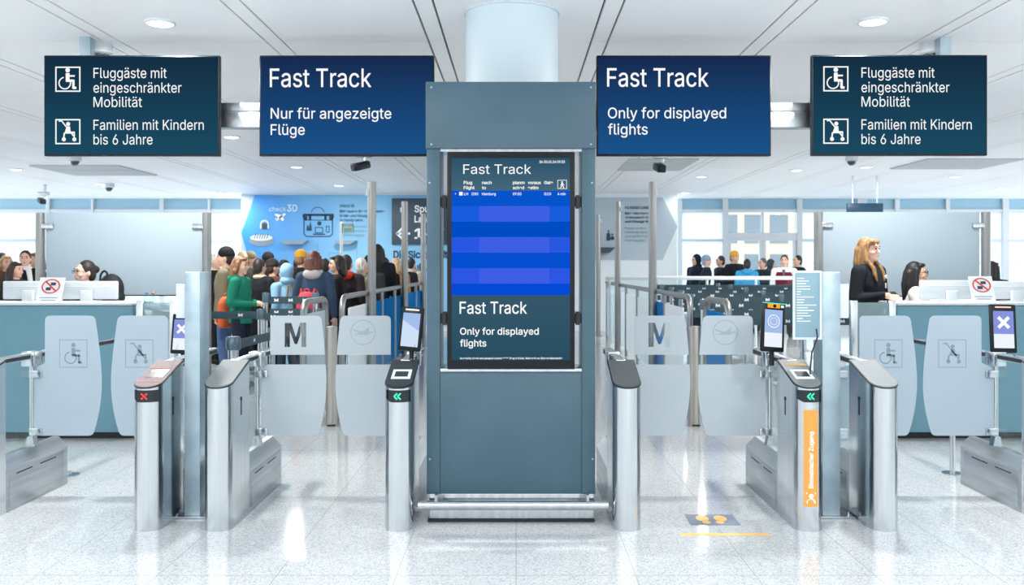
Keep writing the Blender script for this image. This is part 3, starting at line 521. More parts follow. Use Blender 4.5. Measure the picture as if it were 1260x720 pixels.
put('hatch_lines', b, mat('hatch line', (96, 150, 190), .6), mural, smooth=0)
for a, c, lb in ((347, 379, 'grey wall shelf below the luggage drawing on the blue graphic'), (412, 438, 'grey wall shelf below the navy text on the blue graphic')):
    b = B(); b.prism([(a, 296), (c, 296), (c-6, 300.5), (a+3, 300.5)], lambda u, v: (X(u, WY-.2), WY-.03, Z(v, WY-.2)), lambda u, v: (X(u, WY-.2), WY-.3, Z(v, WY-.2)))
    tag(put('wall_shelf', b, mat('shelf grey', (140, 158, 170), .5), smooth=0), lb, 'shelf', 'wall shelves on the blue graphic')
# lane sign on that wall
ls = thing('lane_sign', (X(512, WY), WY-.03, Z(300, WY)), 'dark lane sign with a white arrow on the blue wall', 'sign')
b = B(); b.box(X(482, WY-.1), X(560, WY-.1), WY-.1, WY-.03, Z(301, WY-.1), Z(244, WY-.1), .01); put('panel', b, mat('dark sign face', (56, 74, 90), .5), ls)
SY = WY-.102
for t, a, c, base, cap in (('Spur', 510, 532, 261, 8), ('Lane', 510, 531, 273.5, 8), ('1-7', 510, 546, 293.5, 12)): pxtext(t, a, c, base, cap, SY, inkwhite, ls, .02)
b = B(); q2 = lambda px, py: (X(px, SY), Z(py, SY)); b.stroke([q2(489, 287.5), q2(504, 287.5)], 2.4*u, SY); b.stroke([q2(496, 280), q2(488.5, 287.5), q2(496, 295)], 2.6*u, SY); put('arrow', b, inkwhite, ls, smooth=0)
# grey arrow graphic on the other half of the wall
mur = thing('wall_graphic', (X(780, WY), WY, Z(320, WY)), 'grey arrow-shaped wall graphic with dark text and bottle icon', 'mural')
art('grey_field', WY-.001, [(715, 243), (815, 243), (833.5, 279), (815, 320), (715, 320)], .012, mat('grey arrow print', (176, 192, 204), .6), mur)
for t, a, c, base, cap, m, bo in (('CLASSIC LANES', 769, 803, 257, 3, navyink, .02), ('Bitte entnehmen Sie', 769, 806, 264, 2.8, navyink, .02), ('elektronische Geräte', 769, 807, 269, 2.8, navyink, .02),
        ('und Flüssigkeiten', 769, 802, 274, 2.8, navyink, .02), ('Please remove', 769, 795, 282, 2.6, greyink, .01), ('electronic devices', 769, 802, 287, 2.6, greyink, .01), ('and liquids from', 769, 798, 292, 2.6, greyink, .01), ('hand luggage.', 769, 794, 297, 2.6, greyink, .01)):
    pxtext(t, a, c, base, cap, AY, m, mur, bo)
b = B(); b.rect(X(746.5, AY), X(751, AY), Z(296, AY), Z(287, AY), AY); b.rect(X(748, AY), X(749.6, AY), Z(287, AY), Z(283, AY), AY); b.disc(*q(753.5, 293), 2.4*u, AY); b.rect(X(752.6, AY), X(754.4, AY), Z(290, AY), Z(287.5, AY), AY); put('bottle_icon', b, navyink, mur, smooth=0)
b = B(); b.prism([(736, 304.5), (757, 304.5), (750, 311), (736, 311)], lambda u, v: (X(u, WY-.2), WY-.02, Z(v, WY-.2)), lambda u, v: (X(u, WY-.2), WY-.3, Z(v, WY-.2)))
tag(put('wall_shelf', b, mat('shelf charcoal', (58, 72, 84), .5), smooth=0), 'dark wall shelf under the bottle icon on the grey graphic', 'shelf')

# ------------------------------------------------------------------ round column, ceiling fittings
b = B(); b.lathe((X(630, 6.5), 6.5, 0), [(.32, 0), (.32, CEIL-.012), (.33, CEIL-.011), (.33, CEIL)], 64); struct('round_pillar', b, mat('pillar paint', (198, 212, 219), .5))
lampn = 0
def lamp(x, y, r, light, label):
    t = thing('ceiling_light', (x, y, CEIL-.012), label, 'ceiling light', 'recessed ceiling lights')
    b = B(); b.lathe((x, y, CEIL-.012), [(r*1.12, .012), (r*1.12, 0), (r, -.004), (r*.96, .004), (r*.9, .008)], 32); put('trim_ring', b, white, t)
    b = B(); b.lathe((x, y, CEIL-.014), [(r*.9, 0), (r*.88, -.004), (0.001, -.006)], 32); put('diffuser', b, lampmat, t)
    if light:
        L = bpy.data.lights.new('lamp_glow', 'AREA'); L.shape = 'DISK'; L.size = 2*r; L.energy = light; L.color = (1, .97, .93)
        lo = bpy.data.objects.new('lamp_glow', L); COL.objects.link(lo); lo.parent = t; lo.location = (0, 0, -.03)
lamp(X(197, 6.72), 6.72, .095, LAMP_W*2.2, 'round ceiling light above the mobility sign at the wheelchair lane nearest the glasses woman')
lamp(X(1074, 6.68), 6.68, .095, LAMP_W*2.2, 'round ceiling light above the mobility sign on the blonde woman side')
pos = [(285, 168, 'the sign beam by the first mobility sign'), (365, 205, 'the luggage drawing'), (417, 228, 'the navy text of the blue graphic'), (273, 237, 'the edge of the blue graphic'), (20, 208, 'the dark-suited man'), (125, 226, 'the frosted screen behind the glasses woman'),
       (863, 217, 'the orange-hatted person'), (980, 209, 'the burgundy vest man'), (1066, 205, 'the blonde woman'), (843, 237, 'the dark hooded pair'), (1175, 217, 'the seated black-haired woman'), (1230, 232, 'the hooded person beside the window')]
for px, py, w in pos:
    Y = (CEIL-H)*F/(CY-py); lamp(X(px, Y), Y, .1, LAMP_W*(.1 if px == 843 else 2.0), 'small ceiling light overhead in front of %s' % w)
for x, w in ((-3.3, 'mobility sign on the glasses woman side'), (3.3, 'mobility sign above the standing woman')):  # extra lamps added out of sight behind the signs to brighten the mid-depth
    lamp(x, 8.6, .1, LAMP_W*2.2, 'added fill light hidden behind the %s' % w)
    lamp(x*1.3, 11.4, .1, LAMP_W*1.3, 'added fill light of a second row behind the %s' % w)
# row of lamps over the concourse on the camera side
for i, (x, y) in enumerate([(-2.5, 3), (2.5, 3)]):
    L = bpy.data.lights.new('hall_lamp', 'AREA'); L.shape = 'DISK'; L.size = .3; L.energy = LAMP_W*2; L.color = (1, .97, .93)
    lo = bpy.data.objects.new('hall_lamp', L); COL.objects.link(lo); lo.location = (x, y, CEIL-.03)
def vent(px0, px1, y0, y1, y2, label):
    Ya, Yb, Yc = [(CEIL-H)*F/(CY-v) for v in (y0, y1, y2)]
    t = thing('ceiling_vent', (X((px0+px1)/2, Yb), Yb, CEIL-.02), label, 'vent', 'ceiling grilles')
    xa, xb = X(px0, Yb)*1.0, X(px1, Yb)
    b = B(); b.box(xa, xb, Ya, Yb-.04, CEIL-.02, CEIL-.002); put('grille', b, mat('grille grey', (188, 194, 198), .6), t)
    b = B(); b.box(xa, xb, Yb+.04, Yc, CEIL-.02, CEIL-.002); put('grille', b, mat('grille grey', (188, 194, 198), .6), t)
    b = B(); k = Ya+.05
    while k < Yc-.03: b.box(xa, xb, k, k+.02, CEIL-.026, CEIL-.02); k += .12
    put('slats', b, mat('slat grey', (206, 211, 214), .5), t)
vent(62, 168, 203, 208.5, 215, 'grey ceiling grille behind the mobility sign near the glasses woman')
vent(768, 850, 195, 201, 209, 'grey ceiling grille beside the camera under the English fast track sign')
vent(1118, 1232, 195, 201, 207, 'grey ceiling grille above the black-haired seated woman')
def dome(px, py, Y, label, r=.09):
    x = X(px, Y); t = thing('dome_camera', (x, Y, CEIL-.17), label, 'camera', 'dome cameras on the ceiling')
    b = B(); b.lathe((x, Y, CEIL-.08), [(r*.9, .08), (r, .05), (r, 0), (r*.8, -.01)], 24); put('housing', b, white, t)
    b = B(); b.ell((x, Y, CEIL-.085), (r*.72, r*.72, r*.75)); put('dome', b, mat('smoked dome', (70, 80, 88), .08), t)
dome(124, 50, 7.35, 'white dome camera next to the hanger of the first mobility sign')
dome(1146, 50, 7.35, 'white dome camera next to the hanger of the mobility sign above the standing woman')
dome(92, 201, 14.8, 'small dome camera hanging in front of the grille behind the first mobility sign', .1)
dome(1048+0, 200, 14.8, 'small dome camera hanging under the ceiling behind the second mobility sign', .1)
dome(134, 236, 19.8, 'distant dome camera above the frosted screen of the glasses woman', .11)
def bullet(px, py, Y, d, label):
    x, z = X(px, Y), Z(py, Y); t = thing('security_camera', (x, Y, z), label, 'camera', 'bullet cameras')
    b = B(); b.cyl((x+.05, Y+.05, z+.07), (x+.05, Y+.05, CEIL if CEIL-z < 1.2 else z+.25), .03); b.box(x-.08, x+.12, Y-.02, Y+.12, z+.12, z+.19, .01); put('bracket', b, steel_dull, t)
    b = B(); M = Matrix.Translation((x, Y, z)) @ Euler((math.radians(14), 0, d)).to_matrix().to_4x4(); b.box(-.06, .06, -.16, .12, -.05, .05, .02, M=M); put('camera_body', b, black, t)
    b = B(); b.cyl(M @ Vector((0, -.162, 0)), M @ Vector((0, -.175, 0)), .035); put('lens', b, mat('lens glass', (40, 60, 78), .05), t)
bullet(445, 204, 12.5, -.6, 'black bullet camera under the ceiling between fast track sign and lane sign')
bullet(811, 206, 12.5, .1, 'black bullet camera under the English fast track sign')
bullet(51, 247, 20, .7, 'distant white-bracketed camera above the pole beside the glasses woman')
hs = thing('hanging_sign', (X(1065, 18), 18, Z(262, 18)), 'blank dark blue sign hanging high above the blonde woman', 'sign')
b = B(); b.box(X(1043, 18), X(1087, 18), 18, 18.08, Z(262, 18), Z(250, 18), .01); put('panel', b, mat('deep blue sign', (18, 58, 84), .4), hs)
b = B(); b.cyl((X(1050, 18), 18.04, Z(250, 18)), (X(1050, 18), 18.04, CEIL), .012); b.cyl((X(1080, 18), 18.04, Z(250, 18)), (X(1080, 18), 18.04, CEIL), .012); put('hanger_rods', b, steel_dull, hs)

# ------------------------------------------------------------------ overhead signs on their gantry
GY = 7.13
ga = thing('sign_gantry', (0, GY, Z(157, GY)), 'long steel beam carrying the four overhead display signs', 'beam')
b = B()
for x0, x1 in ((-3.55, 3.5),): b.box(x0, x1, GY, GY+.12, Z(157, GY), Z(138, GY), .006); b.box(x0, x1, GY+.01, GY+.11, Z(136.5, GY), Z(126, GY), .006); b.box(x0, x1, GY+.03, GY+.09, Z(139, GY), Z(136, GY))
put('beam', b, steel_dull, ga)
for px in (106.5, 1161.5):
    b = B(); b.box(X(100, GY+.05)+(X(px, GY+.05)-X(106.5, GY+.05)), X(113, GY+.05)+(X(px, GY+.05)-X(106.5, GY+.05)), GY+.02, GY+.1, Z(128, GY), CEIL); put('hanger', b, zinc, ga)
SGY = 7.0
navy = screen_gradient('fast track sign picture', (22, 42, 78), (26, 82, 138)); teal = screen_gradient('mobility sign picture', (20, 46, 66), (26, 74, 98))
def sign(px0, px1, y0, y1, m, label, cat='sign'):
    Y = SGY; t = thing('display_sign', (X((px0+px1)/2, Y), Y+.04, Z(y1, Y)), label, cat, 'overhead display signs')
    b = B(); b.box(X(px0, Y), X(px1, Y), Y, Y+.05, Z(y1, Y), Z(y0, Y), .006); put('housing', b, black, t)
    b = B(); b.box(X(px0+2, Y), X(px1-2, Y), Y-.003, Y+.004, Z(y1-2.5, Y), Z(y0+2, Y)); put('screen', b, m, t, smooth=0)
    b = B(); b.box(X((px0+px1)/2, Y)-.15, X((px0+px1)/2, Y)+.15, Y+.05, GY+.005, Z(150, Y), Z(110, Y)); put('mount', b, black, t)
    return t
LY = SGY-.006
for dx, dy, lb in ((0, 0, 'mobility and family display sign on the glasses woman side, wheelchair symbol'), (945, -.5, 'mobility and family display sign above the standing blonde woman')):
    t = sign(54+dx, 270+dx, 68+dy, 192+dy, teal, lb)
    for tx, a, c, base in (('Fluggäste mit', 115, 205, 96), ('eingeschränkter', 115, 223.3, 114), ('Mobilität', 115, 174.7, 131.7), ('Familien mit Kindern', 115, 250.7, 159.8), ('bis 6 Jahre', 115, 187.7, 177.8)):
        pxtext(tx, a+dx, c+dx, base+dy, 12.4, LY, ink, t, 0)
    for yb, fn in ((113, pic_wheelchair), (177.5, pic_stroller)):
        b = B(); z0, x0, sz = Z(yb+dy, LY), X(68+dx, LY), 31*LY/F
        b.frame(x0, x0+sz, z0, z0+sz, 1.6*LY/F, LY); fn(b, x0+.02*sz, z0+.04*sz, .95*sz, LY-.0015); put('pictogram', b, ink, t, smooth=0)
for dx, lines, lb in ((0, (('Fast Track', 332, 457, 107, 22.5), ('Nur für angezeigte', 333, 481.5, 146, 13), ('Flüge', 333, 375, 166, 13)), 'blue German fast track display sign, Nur für angezeigte Flüge'),
                  (415, (('Fast Track', 747, 872, 106.5, 22.5), ('Only for displayed', 748, 893.5, 145.5, 13), ('flights', 748, 797, 165.5, 13)), 'blue English fast track display sign, Only for displayed flights')):
    t = sign(319+dx, 534+dx, 68, 192, navy, lb)
    for i, (tx, a, c, base, cap) in enumerate(lines): pxtext(tx, a, c, base, cap, LY, ink, t, .004)

# ------------------------------------------------------------------ information kiosk
KY = 5.69
K = thing('information_kiosk', (X(628.5, KY), KY+.15, 0), 'tall slate blue kiosk with the large portrait departures screen', 'kiosk')
kx = lambda p: X(p, KY); kz = lambda p: Z(p, KY)
b = B(); b.box(kx(524), kx(733), KY-.012, KY+.3, kz(183), kz(101), .004); put('header', b, slate, K)
for a, c in ((525, 541.5), (716, 732.5)):
    b = B(); b.box(kx(a), kx(c), KY, KY+.28, kz(608), kz(183), .003); put('post', b, slate, K)
b = B(); b.box(kx(541.5)+.001, kx(716)-.001, KY+.004, KY+.26, kz(608), kz(457.5), .002); put('lower_panel', b, slate, K)
b = B(); b.box(kx(541.5)+.001, kx(716)-.001, KY-.01, KY+.26, kz(457.5)+.001, kz(453.5), .003); put('ledge', b, steel, K)
b = B(); b.box(kx(541.8), kx(715.8), KY+.01, KY+.2, kz(186.4), kz(183.2)); put('header_trim', b, steel, K)
b = B(); b.box(kx(528), kx(731), KY+.01, KY+.27, .014, kz(608)-.001, .003); put('skirt', b, steel, K)
b = B(); b.box(kx(526), kx(732), KY+.0, KY+.27, 0, .014); put('plinth', b, rubber, K)
for px, py in ((531, 108), (727, 108), (531, 178), (727, 178), (528.5, 225), (728.5, 225), (529, 565), (729, 565)):
    b = B(); y = KY-.013 if py < 183 else KY-.001; b.cyl((kx(px), y, kz(py)), (kx(px), y-.002, kz(py)), .006, n=10); put('screw', b, zinc, K)
b = B(); b.cyl((kx(516.5), 5.60, Z(622, 5.6)), (kx(746.5), 5.60, Z(622, 5.6)), .028, n=24); put('bumper_rail', b, steel, K)
for px in (538, 722):
    b = B(); b.box(kx(px)-.008, kx(px)+.008, 5.6, KY+.02, Z(622, 5.6)-.02, Z(622, 5.6)+.06); put('rail_bracket', b, steel_dull, K)
D = put('display', B().box(kx(550.5), kx(707), KY-.02, KY+.09, kz(454), kz(187.5), .004), black, K)
for y0, y1 in ((240, 256), (384, 400)):
    for a, c in ((542, 551), (706.5, 716)):
        b = B(); b.box(kx(a), kx(c), KY+.02, KY+.06, kz(y1-2), kz(y0+2)); b.box(kx((a+c)/2)-.012, kx((a+c)/2)+.012, KY+.01, KY+.07, kz(y1), kz(y0)); put('bracket', b, rubber, K)
SY = KY-.023
def band(y0, y1, m, x0=556, x1=701): 
    b = B(); b.box(kx(x0), kx(x1), SY, SY+.004, kz(y1), kz(y0)); return put('screen_area', b, m, D, smooth=0)
band(195, 235, screen_gradient('screen header picture', (44, 82, 106), (70, 104, 124)))
cols = [(6, 84, 205), (24, 92, 222), (0, 76, 196), (40, 88, 226), (4, 78, 208), (44, 86, 228), (4, 74, 214)]
edges = [235, 254, 273, 292, 311, 330, 349, 363]
for i, c in enumerate(cols): band(edges[i], edges[i+1], mat('screen row %d' % i, c, .25, emit=1.0))
for a, c in ((273-19, 273), (292, 311), (330, 349)):
    b = B(); b.box(kx(590), kx(676), SY-.0008, SY+.001, kz(c), kz(a)); put('screen_area', b, mat('screen violet patch', (62, 94, 228), .25, emit=1), D, smooth=0)
band(363, 443, screen_gradient('screen footer picture', (54, 88, 106), (40, 78, 98)))
TY = SY-.002
for t, a, c, base, cap, bo in (('Fast Track', 570, 653.5, 214, 11.6, 0), ('Do 30.01.24 09:33', 664, 695, 200.6, 2.9, .02), ('Flug', 570.5, 581, 226.5, 3.6, .02), ('Flight', 570.5, 584, 232.8, 3.6, .02), ('nach', 593, 605, 226.5, 3.6, .02), ('to', 593, 598, 232.8, 3.6, .02),
        ('planm', 631, 645.5, 226.5, 3.6, .02), ('sched', 631, 645, 232.8, 3.6, .02), ('voraus', 649.5, 665.5, 226.5, 3.6, .02), ('estim', 649.5, 662.5, 232.8, 3.6, .02), ('Gate', 669.5, 680.5, 226.5, 3.6, .02),
        ('LH', 571, 576, 240.2, 3.2, .01), ('2080', 580, 588.5, 240.2, 3.2, .01), ('Hamburg', 593, 610, 240.2, 3.2, .01), ('09:50', 631, 641.5, 240.2, 3.2, .01), ('G10', 669.5, 678, 240.2, 3.2, .01), ('4 min', 686, 696, 240.2, 3.2, .01),
        ('Fast Track', 565.5, 648.5, 386, 14.6, .006), ('Only for displayed', 566, 663, 411.8, 8.2, .012), ('flights', 566, 598.5, 426.4, 8.2, .012),
        ('to security check and passport control **** Wegezeit inkl. Wartezeit vor Sicherheitskontrolle', 566, 692, 443, 2.2, .02)):
    pxtext(t, a, c, base if base < 440 else 442, cap, TY, ink, D, bo)
b = B(); b.frame(X(686, TY), X(697.5, TY), Z(232.5, TY), Z(221.5, TY), .6*TY/F, TY); pic_walker(b, X(687, TY), Z(232, TY), 9.5*TY/F, TY); b.rect(X(565, TY), X(569.3, TY), Z(240.5, TY), Z(236.2, TY), TY); b.disc(X(560.5, TY), Z(238.5, TY), .6*TY/F, TY, 8); put('pictogram', b, ink, D, smooth=0)

# ------------------------------------------------------------------ ticket gates
GF, GW = 5.50, .165       # front of the pedestals, width of one cabinet
DY = 6.37                 # plane the glass leaves stand in
def rounded(pts, r, n=5):
    out = []; N = len(pts)
    for i in range(N):
        p, a, c = Vector(pts[i]), Vector(pts[i-1]), Vector(pts[(i+1) % N]); d0, d1 = (a-p), (c-p)
        rr = min(r[i] if isinstance(r, (list, tuple)) else r, d0.length*.45, d1.length*.45)
        if rr < 1e-4: out.append(tuple(p)); continue
        s0, s1 = p+d0.normalized()*rr, p+d1.normalized()*rr
        for k in range(n+1):
            t = k/n; q = s0*(1-t)**2+p*2*t*(1-t)+s1*t*t; out.append((q.x, q.y))
    return out
def fill2d(loops, thick, y):
    c = bpy.data.curves.new('f', 'CURVE'); c.dimensions = '2D'; c.fill_mode = 'BOTH'; c.extrude = thick/2
    for lp in loops:
        sp = c.splines.new('POLY'); sp.points.add(len(lp)-1); sp.use_cyclic_u = True
        for p, q in zip(sp.points, lp): p.co = (q[0], q[1], 0, 1)
    o = bpy.data.objects.new('f', c); COL.objects.link(o); dg = bpy.context.evaluated_depsgraph_get(); dg.update()
    me = bpy.data.meshes.new_from_object(o.evaluated_get(dg)); bpy.data.objects.remove(o); bpy.data.curves.remove(c)
    for v in me.vertices: v.co = (v.co.x, y+v.co.z, v.co.y)
    return me
def convex_edge(x_out, bul, z0, z1, zt, top_in, bot_in, sgn, n=10):
    """free edge of a leaf: bulges out in the middle, runs back to both corners"""
    pts = []
    for k in range(n+1):
        z = z0+(z1-z0)*k/n; t = (z-zt); d = top_in*max(0, t/(z1-zt))**1.5 if t > 0 else bot_in*max(0, -t/(zt-z0))**2
        pts.append((x_out-sgn*d, z))
    return pts
def leaf(t, hx, sgn, x_main, x_out, style, accessible):
    """glass leaf hinged at hx reaching to x_out (sgn = direction away from the hinge)"""
    z1, z0 = Z(388.5, DY), Z(536, DY); zs = Z(450, DY)
    edge = convex_edge(x_out, 0, z0, z1, Z(470, DY), .048 if accessible else .035, .062 if accessible else .055, sgn)
    xh = hx+sgn*.015 if accessible else hx+sgn*.03
    outline = [(xh, z0)] + edge + [(x_main, z1), (x_main, zs+.02), (xh, zs-.02)]
    rad = [.005, .03] + [0]*(len(edge)-2) + [.05, .035, .01, .01]
    outl = rounded(outline, rad)
    g = put('glass_leaf', fill2d([outl], .010, DY), clear, t, smooth=30)
    fy = DY-.0068
    if accessible:
        put('frosted_film', fill2d([outl], .0015, fy), frosted_full, g, smooth=0)
        sz = .19; xc = (x_main+x_out)/2-.0*sgn; zc = Z(435, DY); b = B(); yy = fy-.002
        b.frame(xc-sz/2, xc+sz/2, zc-sz/2, zc+sz/2, .004, yy); (pic_wheelchair if style == 'wheelchair' else pic_stroller)(b, xc-sz*.42, zc-sz*.42, sz*.84, yy); put('pictogram', b, etched, g, smooth=0)
    else:
        za, zb = Z(436.5, DY), Z(448.5, DY)
        def clip(zlo, zhi):
            pts = []; N = len(outl)
            for i in range(N):
                p, q = outl[i], outl[(i+1) % N]
                inside = lambda w: zlo-1e-9 <= w[1] <= zhi+1e-9
                if inside(p): pts.append(p)
                cr = []
                for zz in (zlo, zhi):
                    if (p[1]-zz)*(q[1]-zz) < 0:
                        k = (zz-p[1])/(q[1]-p[1]); cr.append((k, (p[0]+(q[0]-p[0])*k, zz)))
                pts += [c for k, c in sorted(cr)]
            return pts
        up = [clip(za, 9)]
        xc = (x_main+x_out)/2
        if style == 'M':
            w, h = .145, .165; x0, zz = xc-w/2-.02*sgn, Z(427, DY)
            M = [(0, 0), (0, 1), (.3, 1), (.52, .42), (.72, 1), (1, 1), (1, 0), (.78, 0), (.78, .62), (.58, .12), (.46, .12), (.24, .66), (.24, 0)]
            up.append([(x0+a*w, zz+c*h) for a, c in M])
        put('frosted_film', fill2d(up, .0015, fy), frosted, g, smooth=0)
        put('frosted_film', fill2d([clip(-1, zb)], .0015, fy), frosted, g, smooth=0)
        if style != 'M':
            b = B(); sz = .18; pic_crane(b, xc-sz/2, Z(409, DY)-sz/2, sz, fy-.002); put('emblem', b, mat('etched emblem', (166, 180, 190), .4), g, smooth=0)
    # clamps carrying the leaf
    for zc in (Z(460, DY), Z(531, DY)):
        b = B(); b.box(min(hx-sgn*.01, hx+sgn*.075), max(hx-sgn*.01, hx+sgn*.075), DY-.025, DY+.025, zc-.025, zc+.025, .006); put('clamp', b, steel, t)
def d_plan(xc, w, y0, y1, n=14):
    r = w/2; pts = [(xc+r*math.cos(math.pi+math.pi*k/n), y0+r+r*math.sin(math.pi+math.pi*k/n)) for k in range(n+1)]
    return pts+[(xc+r, y1), (xc-r, y1)]
ZF, ZB, PL = .836, .950, .39
def topz(y, y0): return ZF+(ZB-ZF)*min(1.1, max(0, (y-y0)/PL))
def curved(xc, y0, a, c, z0, z1, off, n=10):
    """patch wrapped round the front of a pedestal, a..c in metres along the curve"""
    r = GW/2; return lambda u, w: (xc+(r+off)*math.sin(u/r), y0+r-(r+off)*math.cos(u/r), w)
def wrap_grid(fn, u0, u1, z0, z1, n=10, cut=0.0):
    b = B(); prev = None
    for k in range(n+1):
        u = u0+(u1-u0)*k/n; lo = z0+(cut*(1-k/3) if k < 3 else 0)
        cur = b._new([fn(u, lo), fn(u, z1)])
        if prev: b.bm.faces.new((prev[0], cur[0], cur[1], prev[1]))
        prev = cur
    return b
def strokes_wrap(fn, segs, w):
    b = B()
    for (a, c), (d, e) in segs:
        v = Vector((d-a, e-c)).normalized()*w/2
        b.face([fn(a-v.y, c+v.x), fn(a+v.y, c-v.x), fn(d+v.y, e-v.x), fn(d-v.y, e+v.x)])
    return b
def terminal(t, xc, y, zc, w, h, yaw, roll, style):
    M = Matrix.Translation((xc, y, zc)) @ Euler((math.radians(-6), roll, yaw)).to_matrix().to_4x4()
    T = put('face_terminal', B().box(-w/2, w/2, -.012, .012, -h/2, h/2, .01, M=M), black, t)
    sw, z1, z0 = w*.38, h*.36, -h*.40
    mid = z0+(z1-z0)*.38
    tr = lambda x, z, d=-.0135: M @ Vector((x, d, z))
    R = lambda x0, x1, a, c, d=-.0135: B().face([tr(x0, a, d), tr(x1, a, d), tr(x1, c, d), tr(x0, c, d)])
    if style == 'plain':
        put('screen', R(-sw, sw, z0, z1), mat('pale blue screen', (206, 224, 246), .2, emit=1), T, smooth=0)
        b = B(); b.face([tr(-sw, z1*.55, -.0142), tr(sw, -z1*.1, -.0142), tr(sw, z1, -.0142), tr(-sw, z1, -.0142)]); put('screen_image', b, mat('periwinkle screen', (164, 190, 236), .2, emit=1), T, smooth=0)
        put('status_light', R(-w*.3, w*.3, h*.42, h*.455), led_white, T, smooth=0)
    else:
        put('screen', R(-sw, sw, z0, z1), mat('white screen', (240, 246, 255), .2, emit=1), T, smooth=0)
        put('screen_image', R(-sw, sw, mid, z1, -.0142), mat('periwinkle screen', (164, 190, 236), .2, emit=1) if style == 'ring' else mat('blue violet screen', (136, 150, 222), .2, emit=1), T, smooth=0)
        b = B()
        cz = (mid+z1)/2
        if style == 'cross':
            for sx in (1, -1):
                d = w*.2; k = w*.045
                b.face([tr(-d-k, -sx*d+cz+sx*k, -.0148), tr(-d+k, -sx*d+cz-sx*k, -.0148), tr(d+k, sx*d+cz-sx*k, -.0148), tr(d-k, sx*d+cz+sx*k, -.0148)])
            put('status_light', R(-w*.3, w*.3, h*.425, h*.455), mat('rosy status led', (255, 205, 200), emit=1.2), T, smooth=0)
        else:
            n = 24
            for rr, wd in ((w*.26, .005), (w*.15, .003)):
                for k in range(n):
                    a0, a1 = 2*math.pi*k/n, 2*math.pi*(k+1)/n
                    b.face([tr(q*math.cos(a), cz+q*math.sin(a), -.0148) for a, q in ((a0, rr-wd), (a0, rr), (a1, rr), (a1, rr-wd))])
            put('camera_light', B().box(-w*.28, w*.25, -.02, -.012, h*.395, h*.48, .003, M=M), mat('orange camera light', (255, 176, 60), .3, emit=1), T)
            put('lens', B().cyl(tr(0, h*.435, -.02), tr(0, h*.435, -.024), .011), black, T)
            put('status_light', R(-w*.5, w*.5, h*.485, h*.5, -.014), led_green, T, smooth=0)
            put('button', R(w*.3, w*.42, h*.41, h*.46, -.0145), led_white, T, smooth=0)
        put('symbol', b, ink, T, smooth=0)
    put('terminal_neck', B().cyl((xc, y+.02, zc-h/2-.09), (xc, y+.02, zc-h/2+.03), .016), rubber, t)
